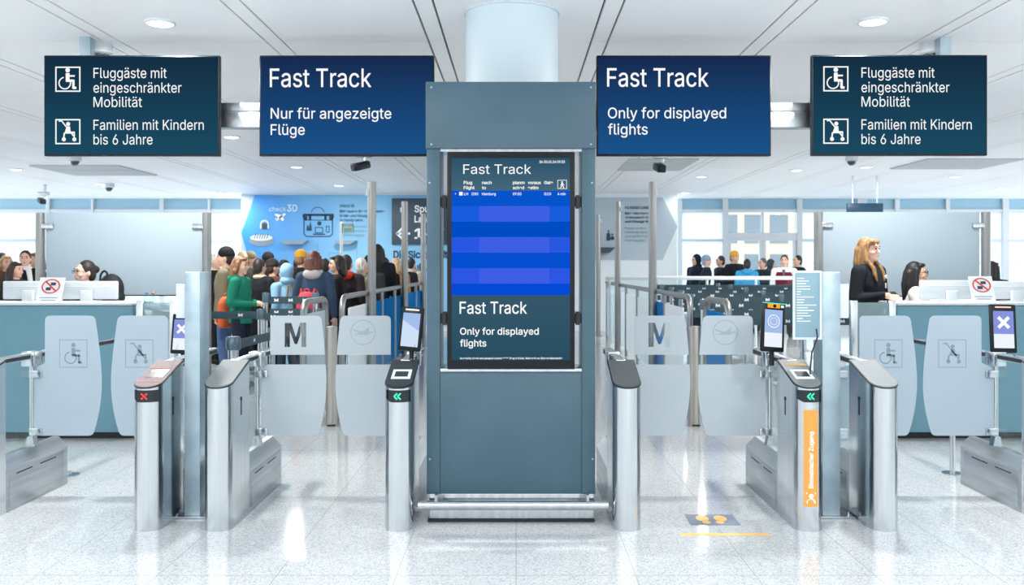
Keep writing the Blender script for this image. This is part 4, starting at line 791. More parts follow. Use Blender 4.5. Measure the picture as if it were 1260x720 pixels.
def gate(xc, label, inner, top='plate', display=None, y_back=6.70, rail_end=6.75, glassy=True, ped=True):
    t = thing('boarding_gate', (xc, GF+.4, 0), label, 'gate', 'gate cabinets')
    x0, x1 = xc-GW/2, xc+GW/2; y0 = GF-.02; pe = GF+PL
    plan = d_plan(xc, GW, y0, pe)
    put('pedestal', B().prism(plan, lambda u, v: (u, v, 0.0), lambda u, v: (u, v, topz(v, y0))), steel, t, smooth=35)
    big = d_plan(xc, GW+.006, y0-.003, pe+.003)
    put('top_seal', B().prism(big, lambda u, v: (u, v, topz(v, y0)-.001), lambda u, v: (u, v, topz(v, y0)+.006)), rubber, t, smooth=35)
    pm = {'plate': greyplate, 'dark': platedark, 'reader': darkplate, 'pad': mat('pinkish grey plate', (122, 112, 116), .6, 0, spec=.15), 'lightreader': greyplate}[top]
    TP = put('top_plate', B().prism(d_plan(xc, GW-.004, y0+.002, pe-.002), lambda u, v: (u, v, topz(v, y0)+.005), lambda u, v: (u, v, topz(v, y0)+.011)), pm, t, smooth=35)
    on = lambda u, v, d=.0125: (u, v, topz(v, y0)+d)
    Q = lambda a, c, e, f, d=.0125: B().face([on(xc+a, y0+e, d), on(xc+c, y0+e, d), on(xc+c, y0+f, d), on(xc+a, y0+f, d)])
    if top in ('reader', 'lightreader'):
        put('reader_frame', Q(-.055, .06, .11, .25), led_white, TP, smooth=0); put('reader_window', Q(-.038, .042, .14, .22, .0135), darkplate, TP, smooth=0)
        if top == 'lightreader': put('light_strip', Q(-.06, .07, .31, .345), mat('amber strip', (248, 205, 150), .4, emit=.9), TP, smooth=0)
    if top == 'pad':
        put('light_strip', Q(-.07, .07, .07, .085), led_pink, TP, smooth=0); put('light_strip', Q(-.07, .07, .27, .283), led_pink, TP, smooth=0)
        put('reader_window', Q(-.05, .06, .13, .25, .013), mat('dark reader window', (38, 48, 52), .25), TP, smooth=0)
        put('reader_frame', Q(-.04, .0, .2, .225, .014), led_white, TP, smooth=0)
    if top in ('pad', 'lightreader', 'reader'):
        gx = xc+.062
        b = B(); b.face([(gx, y0+.16, topz(y0+.16, y0)+.012), (gx, y0+.33, topz(y0+.33, y0)+.012), (gx, y0+.39, topz(y0+.33, y0)+.13), (gx, y0+.36, topz(y0+.33, y0)+.13)]); put('guard_glass', b, clear, t, smooth=0)
    r = GW/2
    if display:
        fn = curved(xc, y0, 0, 0, 0, 0, .0015); zc = ZF-.045
        put('front_display', wrap_grid(fn, -.085, .085, zc-.035, zc+.035, 12, .02), mat('display black', (12, 28, 34), .12), t)
        f2 = curved(xc, y0, 0, 0, 0, 0, .003); k = .017
        if display == 'cross': put('symbol', strokes_wrap(f2, [((-k, zc-k), (k, zc+k)), ((-k, zc+k), (k, zc-k))], .009), led_red, t, smooth=0)
        else: put('symbol', strokes_wrap(f2, [((-.002+d, zc+.018), (-.02+d, zc)) for d in (0, .02)]+[((-.02+d, zc), (-.002+d, zc-.018)) for d in (0, .02)], .009), led_green, t, smooth=0)
    # plinth cabinet behind the pedestal with a pitched steel cover
    prof = [(x0, 0), (x1, 0), (x1, .275), (xc+.02, .34), (xc-.02, .34), (x0, .275)]
    cb = put('cabinet', B().prism(prof, lambda u, v: (u, pe+.001, v), lambda u, v: (u, y_back, v)), steel_dull, t, smooth=20)
    xf = x1 if inner > 0 else x0
    b = B(); b.box(min(xf, xf+inner*.003), max(xf, xf+inner*.003), pe+.04, y_back-.06, .03, .25, .001); put('service_panel', b, steel_dull, cb)
    for a, c in ((pe+.12, pe+.32), (pe+.42, pe+.64)):
        b = B(); b.box(min(xf+inner*.002, xf+inner*.004), max(xf+inner*.002, xf+inner*.004), a, c, .222, .23); put('slot', b, rubber, cb)
    b = B(); b.box(min(xf, xf+inner*.002), max(xf, xf+inner*.002), GF+.21, GF+.225, ZF-.19, ZF-.09); b.cyl((xf, GF+.217, ZF-.09), (xf+inner*.004, GF+.217, ZF-.09), .012, n=10); put('keyhole_slot', b, rubber, t)
    # rail, glazing and hinge post
    zr = .955
    b = B(); b.box(xc-.03, xc+.03, pe-.02, rail_end, zr-.03, zr+.012, .004); R = put('top_rail', b, steel, t)
    b = B(); b.box(xc-.032, xc+.032, pe+.01, DY-.08, zr-.022, zr+.002); b.box(xc-.032, xc+.032, DY+.08, rail_end-.03, zr-.022, zr+.002); put('rail_inlay', b, rubber, R)
    b = B(); b.box(xc-.045, xc+.045, DY-.06, DY+.06, zr-.08, zr+.02, .008); put('hinge_block', b, steel, t)
    put('hinge_post', B().cyl((xc, DY, .33), (xc, DY, zr), .017, n=16), steel, t)
    put('side_glass', B().box(xc-.005, xc+.005, pe+.005, DY-.03, .338, zr-.03), clear, t, smooth=0)
    b = B(); b.prism([(xc-.03, .335), (xc+.03, .335), (xc+.018, .40), (xc-.018, .40)], lambda u, v: (u, DY-.03, v), lambda u, v: (u, DY+.03, v)); put('post_foot', b, steel, t)
    return t
gL0 = gate(-3.285, 'steel gate cabinet at the picture edge beside the wheelchair leaf', +1, rail_end=7.9)
gP1 = gate(-2.172, 'steel gate pedestal with the red cross display', +1, 'pad', 'cross')
gP2 = gate(-1.757, 'steel gate with grey plain top hinging the first M leaf', +1, 'plate')
gP3 = gate(-.692, 'steel gate pedestal with dark reader top and green arrows beside the kiosk', -1, 'reader', 'arrow')
gP4 = gate(.655, 'steel gate pedestal with plain anthracite top beside the kiosk', +1, 'dark')
gP5 = gate(1.722, 'steel gate pedestal with orange label and green arrow display', -1, 'lightreader', 'arrow')
gP6 = gate(2.172, 'steel gate pedestal with grey plain top beside the slotted zinc post', -1, 'plate')
gR0 = gate(3.255, 'steel gate cabinet carrying the stroller leaf and the cross terminal', -1, rail_end=7.9)
xd = lambda p: X(p, DY)
leaf(gL0, -3.285, +1, xd(56), xd(126), 'wheelchair', True); leaf(gP1, -2.172, -1, xd(207), xd(137), 'stroller', True)
leaf(gP2, -1.757, +1, xd(333), xd(402), 'M', False); leaf(gP3, -.692, -1, xd(481), xd(413), 'crane', False)
leaf(gP4, .655, +1, xd(780), xd(849), 'M', False); leaf(gP5, 1.722, -1, xd(926), xd(858.5), 'crane', False)
leaf(gP6, 2.172, +1, xd(1057), xd(1128), 'wheelchair', True); leaf(gR0, 3.255, -1, xd(1207), xd(1135), 'stroller', True)
terminal(gP3, X(506, 5.97), 5.97, Z(405, 5.97), .15, .28, math.radians(-12), math.radians(4), 'plain')
terminal(gP5, X(950.5, 6.05), 6.05, Z(403, 6.05), .165, .315, math.radians(14), math.radians(5), 'ring')
terminal(gR0, X(1231, 6.4), 6.37, Z(404.5, 6.37), .18, .33, 0, math.radians(1), 'cross')
terminal(gP1, X(224, 6.37), 6.37, Z(411, 6.37), .14, .27, 0, math.radians(2), 'cross')
# orange label on the pedestal
fn = curved(1.722, GF-.02, 0, 0, 0, 0, .0012); zt, zb_ = Z(504, 5.5), Z(623, 5.5)
lab = put('orange_label', wrap_grid(fn, -.042, .045, zb_, zt, 8), orange, gP5)
f2 = curved(1.722, GF-.02, 0, 0, 0, 0, .0024)
lettering('Biometrischer Zugang', 0, .33, 0, .026, 0, inkwhite, lab, .01, fn=lambda u, w: f2(.013-w, Z(600, 5.5)+u))
b = B(); zc = Z(613, 5.5)
def polyw(pts): b.face([f2(u, zc+w) for u, w in pts])
polyw([(-.024, -.028), (.026, -.028), (.026, -.012), (.012, .0), (-.01, .0), (-.024, -.012)]); polyw([(.001+.014*math.cos(k*math.pi/6), .016+.014*math.sin(k*math.pi/6)) for k in range(12)])
for sx in (-1, 1): polyw([(.001+sx*.028, .024), (.001+sx*.02, .036), (.001+sx*.028, .036)][::sx])
put('person_icon', b, inkwhite, lab, smooth=0)
# cable hanging from the info panel over the reader
b = B(); b.tube([(1.83, 5.72, 1.17), (1.83, 5.7, 1.12), (1.79, 5.68, 1.03), (1.77, 5.65, .925), (1.765, 5.63, .905)], .005, 8); put('cable', b, rubber, gP5)

# tall zinc posts between the cabinets
def tallpost(x0, x1, sgn, label):
    y0 = 5.79; xc = (x0+x1)/2; t = thing('steel_post', (xc, y0+.09, 0), label, 'post', 'tall zinc posts between gates')
    zt = 1.55-(335-CY)*y0/F
    put('post', B().box(x0, x1, y0, y0+.18, .012, zt, .003), zinc, t)
    put('base_plate', B().box(x0-.08, x1+.08, y0-.03, y0+.2, 0, .012, .002), steel_dull, t)
    for xx in (x0-.05, x1+.05):
        put('bolt', B().lathe((xx, y0, .012), [(.012, 0), (.012, .01), (.006, .011), (.006, .025)], 8), steel, t)
    b = B(); xo = x0-.001 if sgn < 0 else x1+.001; b.box(min(xo, xo+sgn*.06), max(xo, xo+sgn*.06), y0+.02, y0+.04, 1.23, 1.44, .004); put('side_panel', b, white, t)
    return t
tallpost(-2.045, -1.95, -1, 'tall zinc post standing between the red cross gate and plain grey gate')
tp = tallpost(X(1012, 5.79), X(1034, 5.79), +1, 'tall zinc post carrying the glass notice board')
y0 = 5.78; xa, xb = X(975.5, y0), X(1011.5, y0); za, zb2 = Z(418, y0), Z(333, y0)
ip = put('notice_board', B().box(xa, xb, y0, y0+.012, za, zb2, .004), frost('notice glass', (160, 192, 206), .85, .3), tp)
b = B(); b.frame(xa, xb, za, zb2, .014, y0-.001); put('border', b, white, ip, smooth=0)
b = B()
random.seed(3)
for k in range(17): b.rect(xa+.025, xa+.045+random.random()*.1, zb2-.05-k*.0165, zb2-.045-k*.0165, y0-.0015)
put('text_lines', b, inkwhite, ip, smooth=0)

# floor marks
fm = thing('floor_mat_marking', (X(877, 5.66), 5.66, 0), 'grey floor sticker with two yellow footprints', 'floor marking')
Yf = lambda py: H*F/(py-CY)
b = B(); b.prism([(842, 633.5), (901, 633.5), (911.5, 646.5), (850, 646.5)], lambda u, v: (X(u, Yf(v)), Yf(v), .0005), lambda u, v: (X(u, Yf(v)), Yf(v), .002)); put('sticker', b, mat('slate sticker', (112, 124, 142), .6), fm, smooth=0)
for cx, tilt in ((864, -6), (886, 0)):
    b = B()
    for ox, py, rx, ry in ((0, 638.5, 8, 3.6), (-tilt*.9, 643.3, 5.4, 1.8)):
        b.face([(X(cx+ox+rx*math.cos(k*.5236), Yf(py)), Yf(py+ry*math.sin(k*.5236)), .003) for k in range(12)])
    put('footprint', b, amber, fm, smooth=0)
b = B(); b.box(X(836, Yf(658)), X(946, Yf(658)), Yf(659.5), Yf(656.5), .0003, .0015); tag(put('floor_tape', b, amber), 'worn yellow waiting line taped on the floor', 'floor marking')
for px, py, lb in ((85, 585, 'flat steel disc foot beside the edge cabinet with the wheelchair leaf'), (1172, 583, 'flat steel disc foot beside the cabinet with the stroller leaf')):
    Y = Yf(py); t = thing('floor_stand', (X(px, Y), Y, 0), lb, 'stand'); b = B(); b.lathe((X(px, Y), Y, 0), [(.075, 0), (.075, .008), (.03, .018)], 24); put('base', b, steel, t)
    put('pole', B().cyl((X(px, Y), Y, .01), (X(px, Y), Y, .42 if px > 600 else .03), .02), steel, t)

# ------------------------------------------------------------------ control desks
DKY = 8.44
def desk(x0, x1, ex0, ex1, label):
    t = thing('control_desk', ((x0+x1)/2, DKY+.2, 0), label, 'desk', 'control desks')
    zt = 1.225
    put('counter_top', B().box(x0, x1, DKY-.02, DKY+.5, zt-.025, zt, .006), white, t)
    put('front_glass', B().box(x0, x1, DKY, DKY+.02, .06, zt-.03), tealglass, t)
    put('kick_base', B().box(x0, x1, DKY+.03, DKY+.3, 0, .06), rubber, t)
    put('carcass', B().box(x0+.02, x1-.02, DKY+.021, DKY+.3, .06, zt-.03), mat('teal carcass', (104, 140, 152), .5), t)
    lo, hi = min(ex0, ex1), max(ex0, ex1)
    put('end_screen', B().box(lo, hi, DKY+.01, DKY+.022, .06, zt+.0), frost('green tinted glass', (176, 200, 204), .55, .3), t, smooth=0)
    for xx in (ex0, ex1): put('end_post', B().box(xx-.03, xx+.03, DKY-.01, DKY+.05, 0, zt+.02, .004), steel, t)
    put('end_base', B().box(lo, hi, DKY, DKY+.06, 0, .06), rubber, t)
dx = lambda p: X(p, DKY)
desk(-5.4, dx(163), dx(172), dx(213), 'white-topped desk with teal glass front on the glasses woman side')
desk(dx(1104), 5.4, dx(1098), dx(1051), 'white-topped desk with teal glass front below the standing woman')
def monitor(px0, px1, pt, label, group):
    Y = 8.72; x0, x1 = X(px0, Y), X(px1, Y); xc = (x0+x1)/2; z1 = Z(pt, Y); t = thing('computer_monitor', (xc, Y, 1.225), label, 'monitor', group)
    put('casing', B().box(x0, x1, Y, Y+.045, 1.245, z1, .012), white, t)
    put('screen', B().box(x0+.015, x1-.015, Y+.043, Y+.047, 1.26, z1-.015), black, t, smooth=0)
    put('back_ridge', B().box(x0+.03, x1-.03, Y-.008, Y+.004, z1-.06, z1-.05, .002), mat('white seam', (205, 212, 218), .5), t)
    put('stand', B().box(xc-.05, xc+.05, Y-.05, Y, 1.228, 1.33, .006), white, t); put('foot', B().box(xc-.09, xc+.09, Y-.07, Y+.1, 1.225, 1.233, .003), white, t)
monitor(3, 70, 346, 'white monitor seen from behind at the picture edge by the dark-haired queue', 'monitors on the glasses woman desk')
monitor(72, 144, 346, 'white monitor seen from behind just below the glasses woman', 'monitors on the glasses woman desk')
monitor(1133, 1207, 345, 'white monitor seen from behind next to the black-haired seated woman', 'monitors on the other desk')
monitor(1209, 1290, 346, 'white monitor seen from behind at the frame edge past the red prohibition card', 'monitors on the other desk')
def card(px0, px1, py0, lean, label):
    Y = 8.52; t = thing('notice_card', (X((px0+px1)/2, Y), Y, 1.225), label, 'sign', 'prohibition cards on the desks')
    sh = lambda px, py, d=0: (X(px+lean*(373-py)/31, Y), Y+.03*(373-py)/31-d, Z(py, Y))
    b = B(); c = [sh(px0, 373), sh(px1, 373), sh(px1, py0), sh(px0, py0)]; k = [(x, y+.006, z) for x, y, z in c]
    b.face(c); b.face(k[::-1])
    for i in range(4): b.face([c[i], k[i], k[(i+1) % 4], c[(i+1) % 4]])
    put('card', b, paper, t, smooth=0)
    m = (px0+px1)/2; cy = py0+11; b = B()
    for q in range(28):
        a0, a1 = 2*math.pi*q/28, 2*math.pi*(q+1)/28
        b.face([sh(m+rr*1.12*math.cos(a), cy+rr*.88*math.sin(a), .004) for a, rr in ((a0, 10.2), (a0, 8.6), (a1, 8.6), (a1, 10.2))])
    b.face([sh(m-7.5, cy-5, .004), sh(m-6.2, cy-6.4, .004), sh(m+7.5, cy+5, .004), sh(m+6.2, cy+6.4, .004)]); put('prohibition_ring', b, redink, t, smooth=0)
    b = B()
    for ox, oy, w, h in ((2.5, -3, 3.2, 1.8), (-2.5, 3, 3.2, 1.9)): b.face([sh(m+ox-w, cy+oy+h, .0035), sh(m+ox+w, cy+oy+h, .0035), sh(m+ox+w, cy+oy-h, .0035), sh(m+ox-w, cy+oy-h, .0035)])
    put('device_icon', b, navyink, t, smooth=0)
    b = B()
    for py, w in ((py0+25, 11), (py0+28, 9)): b.face([sh(m-w, py+.5, .0035), sh(m+w, py+.5, .0035), sh(m+w, py-.4, .0035), sh(m-w, py-.4, .0035)])
    put('text_lines', b, greyink, t, smooth=0)
card(43, 74, 341.5, 4.5, 'white card with orange-red prohibition ring beside the glasses woman monitor'); card(1197, 1226, 340, -3.5, 'white card with red prohibition ring in front of monitors on the standing woman desk')
for px, c, lb in ((180, (70, 130, 200), 'small clear water bottle with blue cap on the desk end'), (188.5, (200, 60, 50), 'small clear water bottle with red cap on the desk end')):
    Y = 8.75; x = X(px, Y); t = thing('water_bottle', (x, Y, 1.18), lb, 'bottle', 'water bottles'); zb0 = 1.18
    put('bottle', B().lathe((x, Y, zb0), [(.028, 0), (.03, .01), (.03, .07), (.012, .1), (.012, .112)], 16), glass('bottle plastic %d' % px, (.86, .93, .97, 1)), t)
    put('cap', B().lathe((x, Y, zb0+.111), [(.015, 0), (.015, .014), (.01, .016)], 14), mat('cap %d' % px, c, .4), t)
bt = thing('side_ledge', (X(195, 8.8), 8.8, 0), 'low steel ledge under the two water bottles', 'ledge'); put('ledge', B().box(X(165, 8.8), X(214, 8.8), 8.68, 8.95, 1.15, 1.18, .004), steel, bt)
for px in (169, 210): put('leg', B().box(X(px, 8.8)-.02, X(px, 8.8)+.02, 8.86, 8.92, .15, 1.15), steel, bt)
def screen(px0, px1, p0, p1, py, yb, label):
    Y = 9.9; t = thing('glass_partition', (X((px0+px1)/2, Y), Y, .15), label, 'partition', 'frosted partitions behind the desks')
    xa, xb = X(px0, Y), X(px1, Y); b = B(); b.box(xa, xb, Y-.006, Y+.006, Z(yb, Y), Z(py, Y), .003); put('frosted_pane', b, screenfrost, t)
    put('bottom_edge', B().box(xa, xb, Y-.01, Y+.01, Z(yb, Y)-.012, Z(yb, Y)), rubber, t)
    for p, s in ((p0, 1), (p1, -1)):
        x = X(p, Y); put('pole', B().lathe((x, Y, .15), [(.075, 0), (.075, .01), (.046, .011), (.046, Z(py, Y)-.15), (.03, Z(py, Y)-.148)], 24), polesteel, t)
        for zc in (Z(py+16.5, Y), Z(yb-10, Y)):
            b = B(); b.box(min(x, x+s*.15), max(x, x+s*.15), Y-.035, Y+.035, zc-.03, zc+.03, .012); put('clamp', b, steel, t)
screen(57, 249, 49.5, 254.5, 262, 363, 'frosted glass screen on two steel poles behind the glasses woman'); screen(1010, 1205, 1007, 1213, 261, 364, 'frosted glass screen on two steel poles behind the standing woman')

# ------------------------------------------------------------------ barriers behind the gates
def balustrade(sx, label):
    x = 1.9*sx; Z0 = 1.215; t = thing('balustrade', (x, 14, 0), label, 'railing', 'steel balustrades leading to the control')
    b = B(); b.tube([(x, 10.25, 0.0), (x, 10.25, Z0), (x, 19.8, Z0)], .032, 12, .18); put('handrail', b, polesteel, t)
    ps = [10.6, 12.0, 13.3, 14.7, 16.2, 17.8, 19.6]
    for y in ps[1:]: put('baluster', B().cyl((x, y, 0), (x, y, Z0), .024), polesteel, t)
    b = B()
    for i, (a, c) in enumerate(zip(ps, ps[1:])):
        put('infill_panel', B().box(x-.006, x+.006, a+.05, c-.05, .12, 1.08), mat('white infill', (232, 238, 242), .5) if i == 0 else (blueglass if sx < 0 or i == 1 else paleglass), t, smooth=0)
balustrade(-1.9/1.9, 'steel handrail with blue infill panels beside the queue'); balustrade(1, 'steel handrail with blue infill panels on the grey graphic side')
for px, pt, lb in ((457.5, 224, 'tall steel pole nearest of the three beside the queue'), (498, 248, 'second tall steel pole beside the queue, before the lane sign arrow'), (521, 263, 'farthest tall steel pole beside the queue against the kiosk'),
               (803, 224, 'tall steel pole nearest of the three before the grey graphic'), (760, 248, 'second tall steel pole before the bottle icon'), (736, 264, 'farthest tall steel pole against the kiosk side of the grey graphic')):
    sx = -1 if px < CX else 1; x = 1.83*sx; Y = abs(x)*F/abs(px-CX); zt = Z(pt, Y)
    t = thing('steel_pole', (x, Y, 0), lb, 'pole', 'tall steel poles along the balustrades'); put('pole', B().lathe((x, Y, 0), [(.09, 0), (.09, .012), (.053, .013), (.053, zt), (.04, zt+.004)], 24), polesteel, t)
    b = B(); b.box(x-.02+sx*.05, x+.02+sx*.05, Y-.05, Y+.01, zt-.18, zt-.1, .004); put('sensor', b, white, t)
for sx, lb in ((-1, 'short steel bow rail behind the first M leaf by the red backpack'), (1, 'short steel bow rail behind the leaves on the belt barrier side')):
    x = 2.06*sx; t = thing('bow_rail', (x, 9.6, 0), lb, 'railing', 'short bow rails'); b = B(); b.tube([(x, 9.1, 0), (x, 9.1, 1.2), (x, 10.15, 1.2), (x, 10.15, 0)], .034, 12, .16); put('rail', b, polesteel, t)
    put('infill_panel', B().box(x-.006, x+.006, 9.16, 10.1, .15, 1.08), frost('grey infill glass', (190, 205, 214), .7, .3) if sx < 0 else blueglass, t, smooth=0)
for px, lb in ((408, 'waist-high steel bollard seen between the first pair of leaves'), (854.5, 'waist-high steel bollard seen between the leaves before the belt barriers')):
    Y = 9.1; x = X(px, Y); t = thing('bollard', (x, Y, 0), lb, 'bollard', 'steel bollards behind the leaves'); put('shaft', B().lathe((x, Y, 0), [(.055, 0), (.055, .965), (.045, .972)], 28), noisy(mat('warm steel', (190, 184, 174), .35, .9), (180, 175, 165), (205, 200, 192), 30, (1, 1, .05)), t)
    put('slot', B().box(x-.03, x+.045, Y-.058, Y-.03, .01, .025), rubber, t)
# white-railed glass screen in front of the far queue
gs = thing('glass_balustrade', (X(890, 18.2), 18.2, 0), 'long glass screen with white top rail before the far queue', 'railing')
b = B(); b.box(X(745, 18.2), X(1010, 18.2), 18.17, 18.23, Z(344.5, 18.2), Z(340, 18.2), .01); put('top_rail', b, white, gs)
put('glass_pane', B().box(X(745, 18.2), X(1010, 18.2), 18.196, 18.204, .05, Z(344.5, 18.2)), clear, gs, smooth=0)
for px in (750, 810, 870, 930, 990): put('post', B().cyl((X(px, 18.2), 18.2, 0), (X(px, 18.2), 18.2, Z(343, 18.2)), .025), white, gs)
belt_m = mat('dark belt webbing', (52, 78, 88), .6)
def logo_marks(x0, y0, x1, y1, z, n):
    b = B(); d = Vector((x1-x0, y1-y0)); L = d.length; d /= L; nrm = Vector((d.y, -d.x)); nrm = nrm if nrm.y < 0 else -nrm
    for k in range(n):
        c = (k+.5)/n*L
        for u0, u1, v0, v1 in ((-.026, -.015, -.02, .02), (.015, .026, -.02, .02), (-.015, 0, -.002, .02), (0, .015, -.002, .02)):
            q = []
            for (uu, vv) in ((u0, v0), (u1, v0 if abs(u0) > .02 or u0 > .01 else v0), (u1, v1), (u0, v1)):
                if u0 == -.015: vv = vv-.016*(uu+.015)/.015
                if u0 == 0: vv = vv-.016*(.015-uu)/.015
                q.append((x0+d.x*(c+uu)+nrm.x*.004, y0+d.y*(c+uu)+nrm.y*.004, z+vv))
            b.face(q)
    return b
def stanchion(x, y, belts, label, group, h=1.02, r=.032, marks=3):
    t = thing('queue_stanchion', (x, y, 0), label, 'barrier', group)
    put('base', B().lathe((x, y, 0), [(.15, 0), (.15, .01), (.05, .03)], 24), steel_dull, t); put('post', B().lathe((x, y, .02), [(r, 0), (r, h-.1)], 18), steel, t)
    put('belt_head', B().lathe((x, y, h-.1), [(r*1.35, 0), (r*1.4, .01), (r*1.4, .11), (r*1.2, .125)], 18), mat('head grey', (92, 112, 124), .3, .5), t)
    for (x1, y1), zz in belts:
        d = Vector((x1-x, y1-y, 0)).normalized(); n = Vector((-d.y, d.x, 0))*.0025; a, c = Vector((x, y, 0))+d*r*1.38, Vector((x1, y1, 0))-d*r*1.38; b = B()
        pts = [a-n, a+n, c+n, c-n]; lo = [(p.x, p.y, zz-.045) for p in pts]; hi = [(p.x, p.y, zz+.045) for p in pts]
        b.face(lo); b.face(hi)
        for i in range(4): b.face([lo[i], lo[(i+1) % 4], hi[(i+1) % 4], hi[i]])
        bo = put('belt', b, belt_m, t, smooth=0)
        if marks: put('belt_mark', logo_marks(a.x, a.y, c.x, c.y, zz, marks), inkwhite, bo, smooth=0)
gq = 'belt stanchions beside the queue'
S = [(-4.3, 11.2), (-3.05, 11.2), (-2.35, 11.25), (-4.2, 11.7), (-2.5, 11.7), (-3.12, 11.7), (-2.4, 11.95)]
stanchion(*S[0], [(S[1], .97)], 'belt stanchion mostly hidden by the tall zinc post near jeans legs', gq)
stanchion(*S[1], [(S[2], .95)], 'belt stanchion in front of the green jacket woman', gq)
stanchion(*S[2], [], 'belt stanchion beside the bow rail in front of the red backpack', gq)
stanchion(*S[5], [(S[4], 1.13), (S[4], .98)], 'double-belt stanchion beside the hands of the green jacket woman', gq, 1.2)
stanchion(*S[4], [], 'taller double-belt stanchion ending before the navy hooded jacket', gq, 1.2)
stanchion(X(287, 8.9), 8.9, [((X(335, 10.2), 10.2), .80)], 'short thick stanchion with slanting belt before the green jacket woman legs', gq, .86, .05, 1)
stanchion(X(335, 10.2), 10.2, [], 'stanchion receiving the slanting belt behind the first M leaf', gq, .86)
gr = 'belt stanchions on the open side'
rowy = [11.3, 12.4, 13.5, 14.7, 16.0, 17.2]; hts = [1.13, 1.16, 1.18, 1.2, 1.22, 1.22]
ordn = ['first', 'second', 'third', 'fourth', 'fifth', 'farthest']
for i, (y, h) in enumerate(zip(rowy, hts)):
    xs2 = [2.25+.06*i, 3.45+.05*i, 4.7+.12*i]
    for j, x in enumerate(xs2):
        bl_ = [((xs2[j+1], y), h-.05), ((xs2[j+1], y), h-.24)] if j < 2 else []
        if i: bl_ = bl_
        stanchion(x, y, bl_, 'belt stanchion in the %s row from the gates, %s' % (ordn[i], ['end by the balustrade', 'middle of its row', 'end by the notice board'][j]), gr, h, .028, 4)
# slim information pole in the queue
pl = thing('information_pole', (X(420, 16), 16, 0), 'slim white pole with small green-rimmed screen above the queue', 'pole')
put('pole', B().cyl((X(420, 16), 16, 0), (X(420, 16), 16, Z(273, 16)), .03), steel, pl)
put('screen_box', B().box(X(422, 16), X(435, 16), 15.96, 16.04, Z(287, 16), Z(275, 16), .01), mat('pole screen grey', (150, 170, 180), .4), pl)
b = B(); b.frame(X(422.5, 16), X(434.5, 16), Z(286.5, 16), Z(279.5, 16), .012, 15.958); put('green_rim', b, mat('mint rim', (150, 235, 205), emit=.9), pl, smooth=0)

# ------------------------------------------------------------------ people
def remesh(b, vox, smooth_it=3, name='m'):
    me = bpy.data.meshes.new(name); bm = b.bm; bmesh.ops.recalc_face_normals(bm, faces=bm.faces); bm.to_mesh(me); bm.free()
    o = bpy.data.objects.new('r', me); COL.objects.link(o)
    r = o.modifiers.new('r', 'REMESH'); r.mode = 'VOXEL'; r.voxel_size = vox
    s = o.modifiers.new('s', 'SMOOTH'); s.factor = .5; s.iterations = smooth_it
    dg = bpy.context.evaluated_depsgraph_get(); dg.update()
    out = bpy.data.meshes.new_from_object(o.evaluated_get(dg)); bpy.data.objects.remove(o); bpy.data.meshes.remove(me); return out
def hand(b, W_, d, n, side, s, big=1.0, curl=.5):
    """palm, four bent fingers and a thumb growing from wrist W_ along d, palm facing n"""
    d = d.normalized(); n = (n-d*n.dot(d)).normalized(); l = d.cross(n)*side
    b.cap(W_, W_+d*.03*s, .026*s, .03*s); pc = W_+d*.055*s
    for k in range(4): b.cap(W_+d*.02*s+l*(k-1.5)*.008*s, W_+d*.085*s+l*(k-1.5)*.019*s, .014*s, .011*s, 8)
    for k, L in enumerate((.072, .08, .075, .058)):
        o = W_+d*.088*s+l*(k-1.5)*.020*s; m = o+(d*math.cos(curl)+n*math.sin(curl))*L*.5*s; e = m+(d*math.cos(curl*2.2)+n*math.sin(curl*2.2))*L*.5*s
        b.chain([o, m, e], [.0095*s*big, .0088*s*big, .0078*s*big], 8)
    o = W_+d*.03*s-l*.026*s; m = o+(d*.6-l*.7+n*.2).normalized()*.042*s; e = m+(d*.9-l*.2+n*.4).normalized()*.034*s; b.chain([o, m, e], [.014*s, .011*s, .0088*s], 8)
PN = 0; PLACED = []
